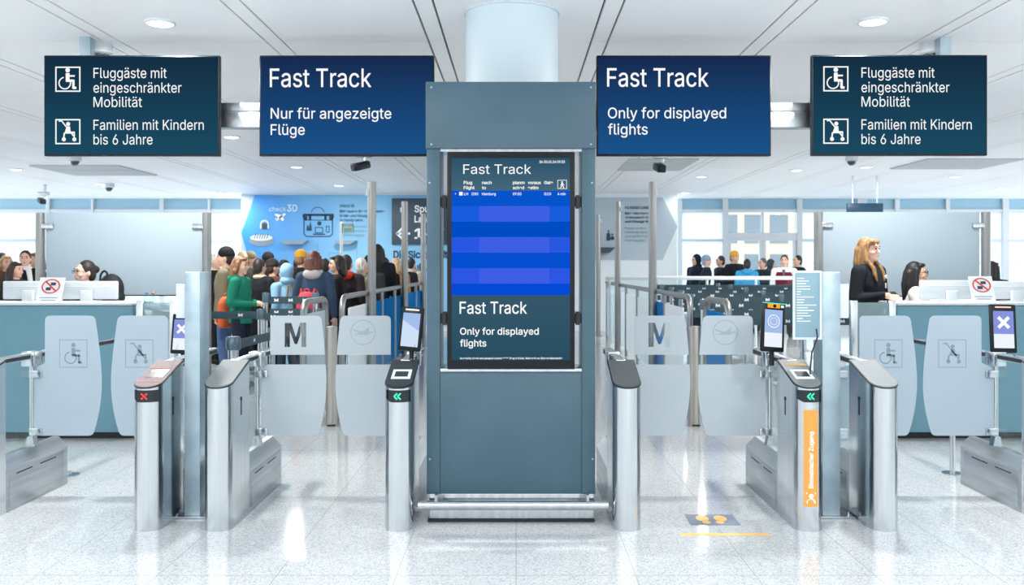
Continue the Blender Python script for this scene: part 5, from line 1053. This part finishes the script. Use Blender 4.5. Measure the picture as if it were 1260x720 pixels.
def person(label, px, top, Y, yaw, jacket=(30, 32, 36), trousers=(30, 34, 44), hair=(45, 34, 28), style='short', skin=(226, 182, 158), arms='down', hood=None, hat=None, scarf=None,
           face=True, vox=.013, base=0.0, sit=False, coat=False, shirt=None, lean=0.0, ht=None, glasses=False, group=None, vest=None, sex='m', px_free=True, turn=0.0):
    global PN; PN += 1
    if px_free:
        for dy in (0, .2, -.2, .4, -.4, .6, -.6, .8, 1.0, 1.2, 1.4, 1.6, 1.9, 2.2, 2.5):
            if all(abs(X(px, Y+dy)-a) > .5 or abs(Y+dy-c) > .46 for a, c in PLACED) and not (Y+dy < 11.9 or (px > 600 and 17.6 < Y+dy < 18.6) or Y+dy > (23.6 if px > 600 else 21.6)): Y += dy; break
    PLACED.append((X(px, Y), Y))
    yaw = math.radians(yaw); x = X(px, Y); Ht = ht or (Z(top, Y)-base); s = Ht/1.765
    t = thing('person', (x, Y, base), label, 'person', group, yaw)
    V = lambda a, c, e: Vector((a*s, c*s, e*s))
    tr_ = lambda p: p
    tn = turn
    def hd(a, c, e):    # point on the head, turned on the neck
        p = Vector((a*math.cos(tn)-c*math.sin(tn), a*math.sin(tn)+c*math.cos(tn), e)); return Vector((p.x*s, (p.y-lean*.22)*s, p.z*s))
    hM = Matrix.Rotation(tn, 3, 'Z')
    lz = lambda z: -lean*max(0, (z-1.0))*.5
    sh = .178 if sex == 'f' else .195
    poses = {'down': ((.245, .02, 1.14), (.25, -.05, .90), (0, -.15, -1)), 'front': ((.25, .03, 1.14), (.085, -.25, 1.12), (-.75, -.6, .05)), 'phone': ((.235, -.03, 1.14), (.09, -.27, 1.30), (-.25, -.5, .8)),
             'strap': ((.25, -.06, 1.17), (.15, -.15, 1.36), (-.4, .1, .9)), 'hold': ((.24, .06, 1.14), (.2, -.2, 1.1), (-.2, -1, 0.1)), 'desk': ((.24, -.08, 1.16), (.16, -.32, 1.10), (-.1, -1, 0))}
    if isinstance(arms, str): arms = (arms, arms)
    body = B(); jk = B(); trs = B(); sho = B()
    # head with jaw, nose, brow, lips, ears
    hz = 1.625
    body.ell(hd(0, .005, hz), (.076*s, .097*s, .112*s), M=hM); body.ell(hd(0, -.02, hz-.055), (.06*s, .068*s, .065*s), M=hM); body.ell(hd(0, -.062, hz-.095), (.03*s, .024*s, .02*s), M=hM)
    body.cap(hd(0, -.088, hz+.01), hd(0, -.106, hz-.028), .009*s, .0135*s, 8); body.ell(hd(0, -.083, hz+.032), (.05*s, .014*s, .012*s), M=hM)
    body.ell(hd(0, -.084, hz-.06), (.024*s, .012*s, .011*s), M=hM)
    for sd in (-1, 1): body.ell(hd(sd*.078, .012, hz-.012), (.011*s, .02*s, .03*s), M=hM); body.ell(hd(sd*.042, -.062, hz-.03), (.024*s, .022*s, .024*s), M=hM)
    body.cap(V(0, .015+lz(1.45), 1.44), hd(0, .01, 1.55), .058*s, .053*s)
    wx = (.150, .132, .152) if sex == 'f' else (.155, .15, .168)
    tor = [(.86, wx[0]*.95, .10), (.95, wx[0], .112), (1.1, wx[1], .100), (1.28, wx[2], .115), (1.38, wx[2]*.98, .1), (1.44, .11, .075), (1.475, .06, .058)]
    body.loft([(z*s, 0, lz(z)*s, rx*s, ry*s) for z, rx, ry in tor])
    jz = .60 if coat else .86
    jr = [(jz, wx[0]*1.2+(.03 if coat else 0), .15)] + ([(.8, wx[0]*1.2, .15)] if coat else []) + [(.96, wx[0]*1.13, .142), (1.1, wx[1]*1.16, .13), (1.28, wx[2]*1.12, .142), (1.39, wx[2]*1.02, .118), (1.455, .112, .088), (1.485, .078, .076)]
    jk.loft([(z*s, 0, lz(z)*s, rx*s, ry*s) for z, rx, ry in jr])
    for sd, pose in ((1, arms[0]), (-1, arms[1])):
        e, w, hdv = poses[pose] if isinstance(pose, str) else pose
        S0 = V(sd*sh, lz(1.4), 1.405); E = V(sd*e[0], e[1]+lz(1.15), e[2]); Wv = V(sd*w[0], w[1]+lz(1.15), w[2])
        body.chain([S0, E, Wv], [.05*s, .04*s, .028*s]); hdir = V(sd*hdv[0], hdv[1], hdv[2])
        hand(body, Wv, hdir, Vector((-sd*.9, .1, -.25)) if pose == 'down' else Vector((-sd*.5, .3, -.6)), sd, s, 1.25 if vox > .01 else 1.0)
        jk.chain([S0, E, Wv+(E-Wv).normalized()*.01*s], [.076*s, .062*s, (.046 if vox > .01 else .038)*s])
        jk.cap(V(sd*.1, lz(1.4), 1.43), S0, .062*s, .072*s)
    if sit: legs = lambda sd: (V(sd*.09, 0, .9), V(sd*.12, -.43, .90), V(sd*.12, -.38, .46), V(sd*.12, -.36, .41), V(sd*.13, -.54, .405))
    else:
        off = random.uniform(-.06, .06); legs = lambda sd: (V(sd*.085, 0, .9), V(sd*.1, -.015+sd*off*.6, .49), V(sd*.105, .02+sd*off, .09), V(sd*.105, .03+sd*off, .045), V(sd*.125, -.14+sd*off, .035))
    trs.ell(V(0, 0, .92), (wx[0]*1.08*s, .125*s, .11*s))
    for sd in (-1, 1):
        h_, k_, a_, he, to = legs(sd); body.chain([h_, k_, a_], [.082*s, .056*s, .038*s]); body.cap(he, to, .035*s, .03*s); trs.chain([h_, k_, a_], [.1*s, .075*s, .06*s])
        sho.cap(he, to, .043*s, .038*s); sho.cap(he+V(0, 0, .02), a_+V(0, 0, .01), .043*s, .05*s)
    key = lambda nm, c: mat('%s %d %d %d' % ((nm,)+tuple(c)), c, .85 if nm != 'skin' else .5, spec=.25)
    put('body', remesh(body, vox*s), key('skin', skin), t, local=True, smooth=60)
    cm = key('cloth', jacket); put('jacket' if not vest else 'shirt', remesh(jk, max(vox, .014)*s, 4), cm, t, local=True, smooth=60)
    put('trousers', remesh(trs, max(vox, .016)*s), key('cloth', trousers), t, local=True, smooth=60)
    put('shoes', remesh(sho, .012*s, 2), key('cloth', (28, 28, 30)), t, local=True, smooth=60)
    if vest:
        vb = B(); vb.loft([(z*s, 0, lz(z)*s, (rx+.008)*s, (ry+.01)*s) for z, rx, ry in jr[:-2]]); vm = remesh(vb, .014*s)
        put('vest', vm, key('cloth', vest), t, local=True, smooth=60); b = B(); b.poly([(-.035*s, 1.44*s), (0, 1.18*s), (.035*s, 1.44*s)], -.165*s); put('tie', b, key('cloth', (90, 96, 104)), t, local=True, smooth=0)
    # hair
    hb = B(); hc = lambda a, c, e: hd(a, c, e)
    if style != 'bald':
        hb.ell(hc(0, .026, hz+.022), (.086*s, .098*s, .112*s), M=hM); hb.ell(hc(0, .05, hz-.03), (.078*s, .07*s, .08*s), M=hM)
        if style == 'wavy':
            for sd in (-1, 1): hb.ell(hc(sd*.04, -.045, hz+.078), (.04*s, .046*s, .034*s), M=hM)
        if style in ('bob', 'long'):
            hb.ell(hc(0, -.045, hz+.088), (.06*s, .045*s, .024*s), M=hM)
        if style in ('bob', 'long', 'wavy'):
            low = {'bob': 1.50, 'long': 1.34, 'wavy': 1.30}[style]
            for sd in (-1, 1):
                hb.chain([hc(sd*.07, .0, hz+.04), hc(sd*.084, .012, hz-.05), hc(sd*.096, .03, low+.06), hc(sd*.088, .02 if style == 'wavy' else .03, low)], [.028*s, .03*s, .036*s, .022*s])
                if style == 'wavy': hb.chain([hc(sd*.078, -.02, hz+.06), hc(sd*.093, -.015, hz-.03), hc(sd*.1, -.02, hz-.11), hc(sd*.09, -.08, 1.45), hc(sd*.105, -.105, 1.38), hc(sd*.09, -.12, 1.32)], [.015*s, .018*s, .024*s, .024*s, .022*s, .01*s])
            hb.chain([hc(0, .08, hz), hc(0, .095, 1.5), hc(0, .1, low)], [.06*s, .065*s, .045*s]); hb.chain([hc(.045, .075, hz), hc(.05, .085, 1.5), hc(.05, .09, low)], [.05*s, .052*s, .035*s]); hb.chain([hc(-.045, .075, hz), hc(-.05, .085, 1.5), hc(-.05, .09, low)], [.05*s, .052*s, .035*s])
        if style == 'tied': hb.ell(hc(0, .115, hz+.03), .045*s)
        hm = noisy(mat('hair %d %d %d %d' % (hair+(PN,)), hair, .55), tuple(int(c*.75) for c in hair), tuple(min(255, int(c*1.2)) for c in hair), 60, (1, 1, .15))
        put('hair', remesh(hb, max(vox*.8, .008)*s, 2), hm, t, local=True, smooth=60)
    if face:
        dk = key('eye', (42, 34, 32)); lp = key('lip', (186, 104, 98))
        for sd in (-1, 1):
            b = B(); b.ell(hd(sd*.032, -.0865, hz+.012), (.0135*s, .008*s, .007*s), 10, 8, M=hM); put('eye', b, key('eye', (40, 36, 36)), t, local=True)
            b = B(); b.ell(hd(sd*.033, -.093, hz+.036), (.019*s, .006*s, .0045*s), 10, 8, M=hM); put('eyebrow', b, key('brow', tuple(int(c*.8) for c in hair)), t, local=True)
        b = B(); b.ell(hd(0, -.0935, hz-.06), (.021*s, .006*s, .0055*s), 10, 8, M=hM); put('mouth', b, lp, t, local=True)
    if glasses:
        b = B()
        for sd in (-1, 1):
            c = [hd(sd*.034+.024*math.cos(a), -.108, hz+.008+.019*math.sin(a)) for a in [k*math.pi/8 for k in range(17)]]; b.tube(c, .0016*s, 6); b.tube([hd(sd*.058, -.106, hz+.012), hd(sd*.082, .0, hz+.01)], .0022*s, 6)
        b.tube([hd(-.011, -.11, hz+.012), hd(.011, -.11, hz+.012)], .002*s, 6); put('glasses', b, key('frame', (60, 40, 40)), t, local=True)
    if hat:
        b = B(); b.ell(hc(0, .015, hz+.05), (.094*s, .108*s, .098*s), M=hM); b.ell(hc(0, .02, hz+.035), (.098*s, .112*s, .035*s), M=hM); put('hat', remesh(b, .01*s, 2), key('knit', hat), t, local=True, smooth=60)
    if hood == 'up':
        b = B(); b.ell(hc(0, .035, hz+.02), (.108*s, .11*s, .135*s), M=hM); b.ell(hc(0, .05, 1.5), (.13*s, .1*s, .07*s), M=hM); put('hood', remesh(b, .012*s), cm, t, local=True, smooth=60)
    elif hood:
        hcol = cm if hood == 'down' else key('cloth', hood)
        b = B(); b.ell(V(0, .1+lz(1.45), 1.45), (.125*s, .07*s, .075*s)); b.ell(V(.08, .03+lz(1.45), 1.47), (.05*s, .07*s, .045*s)); b.ell(V(-.08, .03+lz(1.45), 1.47), (.05*s, .07*s, .045*s)); put('hood', remesh(b, .012*s), hcol, t, local=True, smooth=60)
    if scarf:
        b = B(); b.ell(V(0, .005+lz(1.47), 1.475), (.108*s, .1*s, .05*s)); b.chain([V(.06, -.09+lz(1.4), 1.45), V(.09, -.15, 1.3)], [.04*s, .035*s]); put('scarf', remesh(b, .012*s), key('knit', scarf), t, local=True, smooth=60)
    t['scale_'] = s
    return t
def on_back(p, off=(0, .2, 1.2)):
    s = p['scale_']; return p.location + Matrix.Rotation(p.rotation_euler.z, 3, 'Z') @ (Vector(off)*s)
def backpack(p, col, label, size=1.0, off=(0, .235, 1.2), straps=True, rot=0):
    l = on_back(p, off); t = thing('backpack', l, label, 'bag', None, p.rotation_euler.z+rot); z = size
    c = mat('bag %d %d %d' % col, col, .75)
    b = B(); b.loft([(-.22*z, 0, 0, .10*z, .05*z), (-.2*z, 0, 0, .15*z, .085*z), (0, 0, .005, .16*z, .095*z), (.14*z, 0, 0, .145*z, .085*z), (.21*z, 0, -.01, .10*z, .06*z), (.23*z, 0, -.01, .04*z, .03*z)], 20); put('bag_body', remesh(b, .012), c, t, local=True, smooth=60)
    b = B(); b.ell((0, .08*z, -.08*z), (.11*z, .05*z, .085*z)); put('front_pocket', b, mat('bag pocket %d %d %d' % col, tuple(int(v*.88) for v in col), .75), t, local=True)
    b = B(); b.tube([(-.03, -.01, .22*z), (-.03, -.01, .27*z), (.03, -.01, .27*z), (.03, -.01, .22*z)], .008, 8, .02); put('carry_loop', b, c, t, local=True)
    if straps:
        for sd in (-1, 1):
            b = B(); b.tube([(sd*.1, -.06, -.17*z), (sd*.12, -.13, -.1), (sd*.12, -.1, .05), (sd*.115, -.08, .2), (sd*.09, -.05, .23), (sd*.07, -.02, .17*z)], .012, 8); put('strap', b, c, t, local=True)
    return t

# staff
p = person('standing woman with long wavy blonde hair in dark jacket, hands clasped', 1069, 290.5, 9.0, 38, (24, 29, 36), (24, 28, 34), (150, 112, 72), 'wavy', px_free=False, skin=(232, 186, 164), arms=(((.25, .0, 1.13), (.125, -.225, 1.16), (-.75, -.55, -.2)), ((.25, .0, 1.13), (.115, -.235, 1.185), (-.7, -.5, -.35))), vox=.0075, base=.15, sex='f', turn=.15)
bd = thing('id_badge', on_back(p, (.05, -.152, 1.36)), 'white round badge holder clipped on the standing woman jacket', 'badge', None, p.rotation_euler.z); b = B(); b.cyl((0, 0, 0), (0, -.012, 0), .018); put('reel', b, white, bd, local=True); b = B(); b.box(-.012, .012, -.006, 0, -.11, -.06, .003); put('tag', b, white, bd, local=True); b = B(); b.tube([(0, -.004, -.015), (0, -.004, -.062)], .002, 6); put('cord', b, black, bd, local=True)
def stool(x, y, seat, yaw, label, base=.15):
    t = thing('office_chair', (x, y, base), label, 'chair', 'desk chairs', yaw); h = seat-base
    b = B(); b.box(-.22, .22, -.22, .2, h-.06, h, .03, 3); put('seat', b, mat('black upholstery', (26, 30, 34), .8), t, local=True)
    b = B(); b.box(-.2, .2, .2, .27, h+.12, h+.55, .03, 3); put('backrest', b, MATS['black upholstery'], t, local=True)
    b = B(); b.box(-.03, .03, .19, .22, h-.04, h+.3, .005); put('back_bracket', b, black, t, local=True)
    put('gas_lift', B().cyl((0, 0, .06), (0, 0, h-.06), .028), steel, t, local=True)
    b = B(); b.tube([(.2*math.cos(a), .2*math.sin(a)-.0, .2) for a in [k*math.pi/10 for k in range(21)]], .01, 8); put('foot_ring', b, steel, t, local=True)
    for k in range(5):
        a = k*2*math.pi/5; b = B(); b.cyl((0, 0, .08), (.28*math.cos(a), .28*math.sin(a), .06), .022, .016); b.ell((.28*math.cos(a), .28*math.sin(a), .03), .03); put('leg', b, black, t, local=True)
p1 = person('seated woman with dark tied hair and glasses behind white monitor', 104, 319, 9.25, -28, (40, 44, 52), (34, 38, 46), (40, 30, 28), 'tied', px_free=False, skin=(238, 196, 178), arms='desk', vox=.0075, sit=True, sex='f', glasses=True, turn=-.25)
p2 = person('seated woman with long black hair and glasses in white top', 1128, 320.5, 9.25, 62, (234, 232, 230), (34, 38, 46), (22, 20, 24), 'long', px_free=False, skin=(226, 176, 150), arms='desk', vox=.0075, sit=True, sex='f', glasses=True, turn=.15)
for p_, yw, lb in ((p1, -28, 'black desk chair under the glasses woman beside white monitors'), (p2, 62, 'black desk chair under the black-haired seated woman')):
    stool(p_.location.x, p_.location.y, .82*p_['scale_'], math.radians(yw), lb)
bp = thing('black_bag', (X(134, 9.5), 9.5, 1.18), 'black bag with raised carry loop next to the glasses woman', 'bag'); 
b = B(); b.ell((X(137, 9.5), 9.5, 1.32), (.13, .09, .16)); b.ell((X(137, 9.5), 9.5, 1.24), (.14, .1, .09)); put('bag_body', remesh(b, .012), mat('black bag cloth', (24, 30, 36), .7), bp)
b = B(); b.tube([(X(125, 9.5), 9.46, 1.36), (X(126, 9.5), 9.46, 1.47), (X(130, 9.5), 9.46, 1.51), (X(134, 9.5), 9.46, 1.49), (X(135, 9.5), 9.46, 1.36)], .011, 8, .02); put('carry_loop', b, MATS['black bag cloth'], bp)
b = B(); b.box(X(122, 9.5), X(150, 9.5), 9.35, 9.65, 1.12, 1.16, .005); b2 = thing('bag_table', (X(136, 9.5), 9.5, .15), 'small grey side table behind the desk carrying the black bag', 'table'); put('top', b, zinc, b2)
for px in (124, 148): put('leg', B().cyl((X(px, 9.5), 9.5, .15), (X(px, 9.5), 9.5, 1.12), .02), steel, b2)

# queue beside the blue wall
q = 'people queueing before the blue wall'
BK = (26, 28, 33); NV = (36, 50, 72)
pm_ = person('man in black beanie and khaki coat with blue jeans', 277, 303.5, 12.6, -80, (120, 112, 92), (78, 108, 150), (40, 34, 30), 'short', hat=(22, 23, 26), hood='down', group=q)
pg = person('woman in green jacket with dark blonde hair holding her hands forward', 296, 314.5, 12.0, 82, (26, 122, 98), (34, 42, 58), (140, 100, 72), 'bob', arms='front', hood='down', vox=.009, group=q, sex='f')
og = backpack(pg, (206, 92, 44), 'orange bag hanging behind the green jacket woman', .9, (.05, .24, 1.0), False)
pr = person('person in navy hooded jacket with auburn hair seen from behind', 387, 307.5, 12.3, 172, (50, 70, 94), (44, 58, 80), (92, 48, 40), 'bob', hood=(178, 176, 178), group=q, face=False, sex='f')
rb = backpack(pr, (214, 66, 84), 'red backpack on the navy hooded jacket', .85, (.02, .235, 1.03))
plb = person('person in light blue puffer jacket with raised hood', 355, 324.5, 12.7, -125, (140, 186, 216), (50, 60, 80), (60, 46, 40), 'short', hood='up', lean=.35, group=q)
backpack(plb, (150, 128, 102), 'beige backpack on the light blue puffer jacket', .7, (-.02, .2, 1.2))
person('man in black coat with dark hair and beige scarf', 320, 317, 13.2, 150, BK, (38, 40, 46), (38, 32, 30), 'short', scarf=(206, 184, 158), coat=True, group=q, face=False)
person('person in brown fur coat between black coat and blue puffer', 336, 318, 13.6, 130, (92, 66, 56), BK, (52, 38, 32), 'short', hat=(52, 50, 50), coat=True, group=q)
ph = person('young dark-haired man in black jacket looking towards the blue puffer', 414, 313, 12.6, -70, (30, 30, 34), (36, 40, 50), (36, 28, 26), 'bob', group=q)
p = person('dark-haired person in dark jacket with bright red hood', 427, 312.5, 13.3, 165, (48, 40, 44), (40, 44, 52), (44, 34, 32), 'short', hood=(214, 62, 40), face=False, group=q)
p = person('white-haired person in olive jacket with black backpack', 446, 316.5, 13.8, 140, (128, 130, 110), (44, 48, 56), (214, 206, 198), 'short', hood='down', face=False, group=q)
backpack(p, (28, 34, 46), 'black backpack on the olive jacket', .95)
p = person('tall black-haired person rising behind the first tall pole', 465, 299.5, 15.4, 175, (28, 30, 36), BK, (26, 24, 26), 'long', face=False, group=q)
p = person('dark-haired person in black jacket with cream backpack', 474, 316, 16.2, 165, BK, (40, 44, 52), (34, 30, 32), 'short', face=False, group=q)
backpack(p, (206, 198, 172), 'cream backpack on the black jacket by the handrail', 1.2, (-.05, .24, 1.15))
p = person('blond person in tan jacket before the navy wall lettering', 488, 316.5, 17.5, 160, (196, 136, 84), (60, 64, 72), (202, 172, 138), 'bob', hood='down', face=False, group=q)
p = person('dark-haired person in cream patterned jacket at the queue end', 507, 317, 20.2, 150, (190, 178, 160), (60, 62, 68), (32, 30, 32), 'short', hood='down', face=False, group=q)
p = person('white-haired man in dark coat at the near end of the queue', 266, 311, 15.0, 60, BK, BK, (222, 216, 210), 'short', group=q)
p = person('cream-haired person peeking behind the green jacket woman', 299, 308, 15.2, 40, (70, 68, 66), BK, (206, 184, 150), 'short', group=q)
p = person('person in olive knitted hat behind the green jacket woman', 309, 309, 15.6, 100, (86, 84, 70), BK, (120, 116, 96), 'short', hat=(132, 128, 104), group=q)
p = person('person in dark cap above the brown fur coat', 331, 310, 16.0, 110, (44, 50, 62), BK, (40, 36, 34), 'short', hat=(38, 40, 46), group=q)
p = person('person in black coat with black hair seen from behind beside the luggage drawing', 350, 318, 14.6, 175, BK, BK, (28, 26, 28), 'long', hood='down', face=False, group=q)
p = person('person in yellow knitted hat before the luggage drawing', 371, 307, 15.0, 150, (34, 36, 42), BK, (150, 116, 84), 'short', hat=(222, 170, 62), group=q, face=False)
p = person('person in dark blue coat between navy hood and black jacket', 400, 317, 14.6, 170, (34, 44, 62), BK, (36, 32, 34), 'short', hood='down', face=False, group=q)
p = person('person in black cap beside the white-haired queue member', 456, 313.5, 14.8, 150, (50, 52, 56), BK, (36, 32, 32), 'short', hat=(30, 32, 36), face=False, group=q)
p = person('dark-coated person behind the tan jacket by the second pole', 498, 318, 18.9, 185, (34, 38, 46), BK, (32, 30, 32), 'short', face=False, group=q)
p = person('grey-coated person behind the light blue puffer', 368, 316, 16.2, 160, (60, 64, 72), BK, (44, 38, 36), 'short', face=False, group=q)
# people beyond the desk
q = 'people waiting beyond the glasses woman desk'
person('dark-haired woman in profile beside the white monitor', 20, 321, 13.0, 75, (36, 38, 40), BK, (52, 36, 30), 'long', group=q, sex='f')
person('man in black suit with white collar by the partition pole', 31, 307, 14.5, 20, (24, 26, 30), BK, (38, 30, 28), 'short', group=q, scarf=(235, 235, 236))
person('blond person at the picture edge behind the dark-haired woman', 8, 313, 15.2, 50, (90, 74, 62), BK, (186, 150, 110), 'bob', group=q)
person('brown-haired person half hidden by the partition pole', 44, 309, 15.0, -40, (70, 52, 46), BK, (120, 84, 60), 'bob', group=q)
person('dark-capped person at the picture edge beyond the desk', 2, 311, 16.5, 30, BK, BK, (50, 42, 38), 'short', hat=(40, 42, 48), group=q)
# far queue by the glass door
q = 'people by the far glass door'
person('person in dark hooded coat, first of the far queue', 856, 313, 22.6, -60, (24, 34, 52), (30, 40, 56), (40, 40, 46), 'short', hood='up', group=q)
person('person with grey hood leaning forward in dark coat', 866, 313.5, 22.0, 80, (26, 36, 50), (30, 40, 56), (150, 166, 182), 'short', hat=(140, 160, 180), coat=True, group=q, lean=.3)
p = person('person in dark jacket with light blue backpack in far queue', 886, 314, 22.2, -80, (30, 40, 52), (30, 40, 56), (46, 44, 46), 'short', group=q)
backpack(p, (104, 160, 190), 'light blue backpack in the far queue', 1.25, (0, .26, 1.2))
person('person in orange knitted hat and black coat', 904, 308.5, 22.1, 30, (22, 28, 38), (26, 34, 48), (120, 90, 60), 'short', hat=(226, 164, 70), group=q)
person('person in bright blue jacket seen from behind', 919, 318, 22.0, 180, (66, 160, 210), (34, 44, 60), (40, 38, 40), 'short', hood='down', face=False, group=q)
person('grey-haired man in dark jacket facing the orange hat', 938, 317, 22.0, -60, (36, 46, 56), (30, 40, 56), (90, 90, 94), 'short', group=q)
person('person with pale hood beside the burgundy vest man', 950, 319, 22.9, 60, (60, 76, 90), (30, 40, 56), (160, 170, 178), 'short', hood='up', group=q)
person('man in burgundy vest over white shirt with dark hair', 965, 313, 20.6, -20, (238, 240, 243), (34, 38, 46), (52, 40, 38), 'short', vest=(104, 30, 48), group=q)
person('person in black jacket at the end of far queue', 981, 313.5, 22.4, -70, (26, 32, 40), (30, 40, 56), (40, 36, 36), 'short', group=q)
person('dark-hooded person behind the other partition pole near the window', 1222, 320.5, 13.0, 120, (26, 32, 40), BK, (30, 28, 30), 'long', face=False)
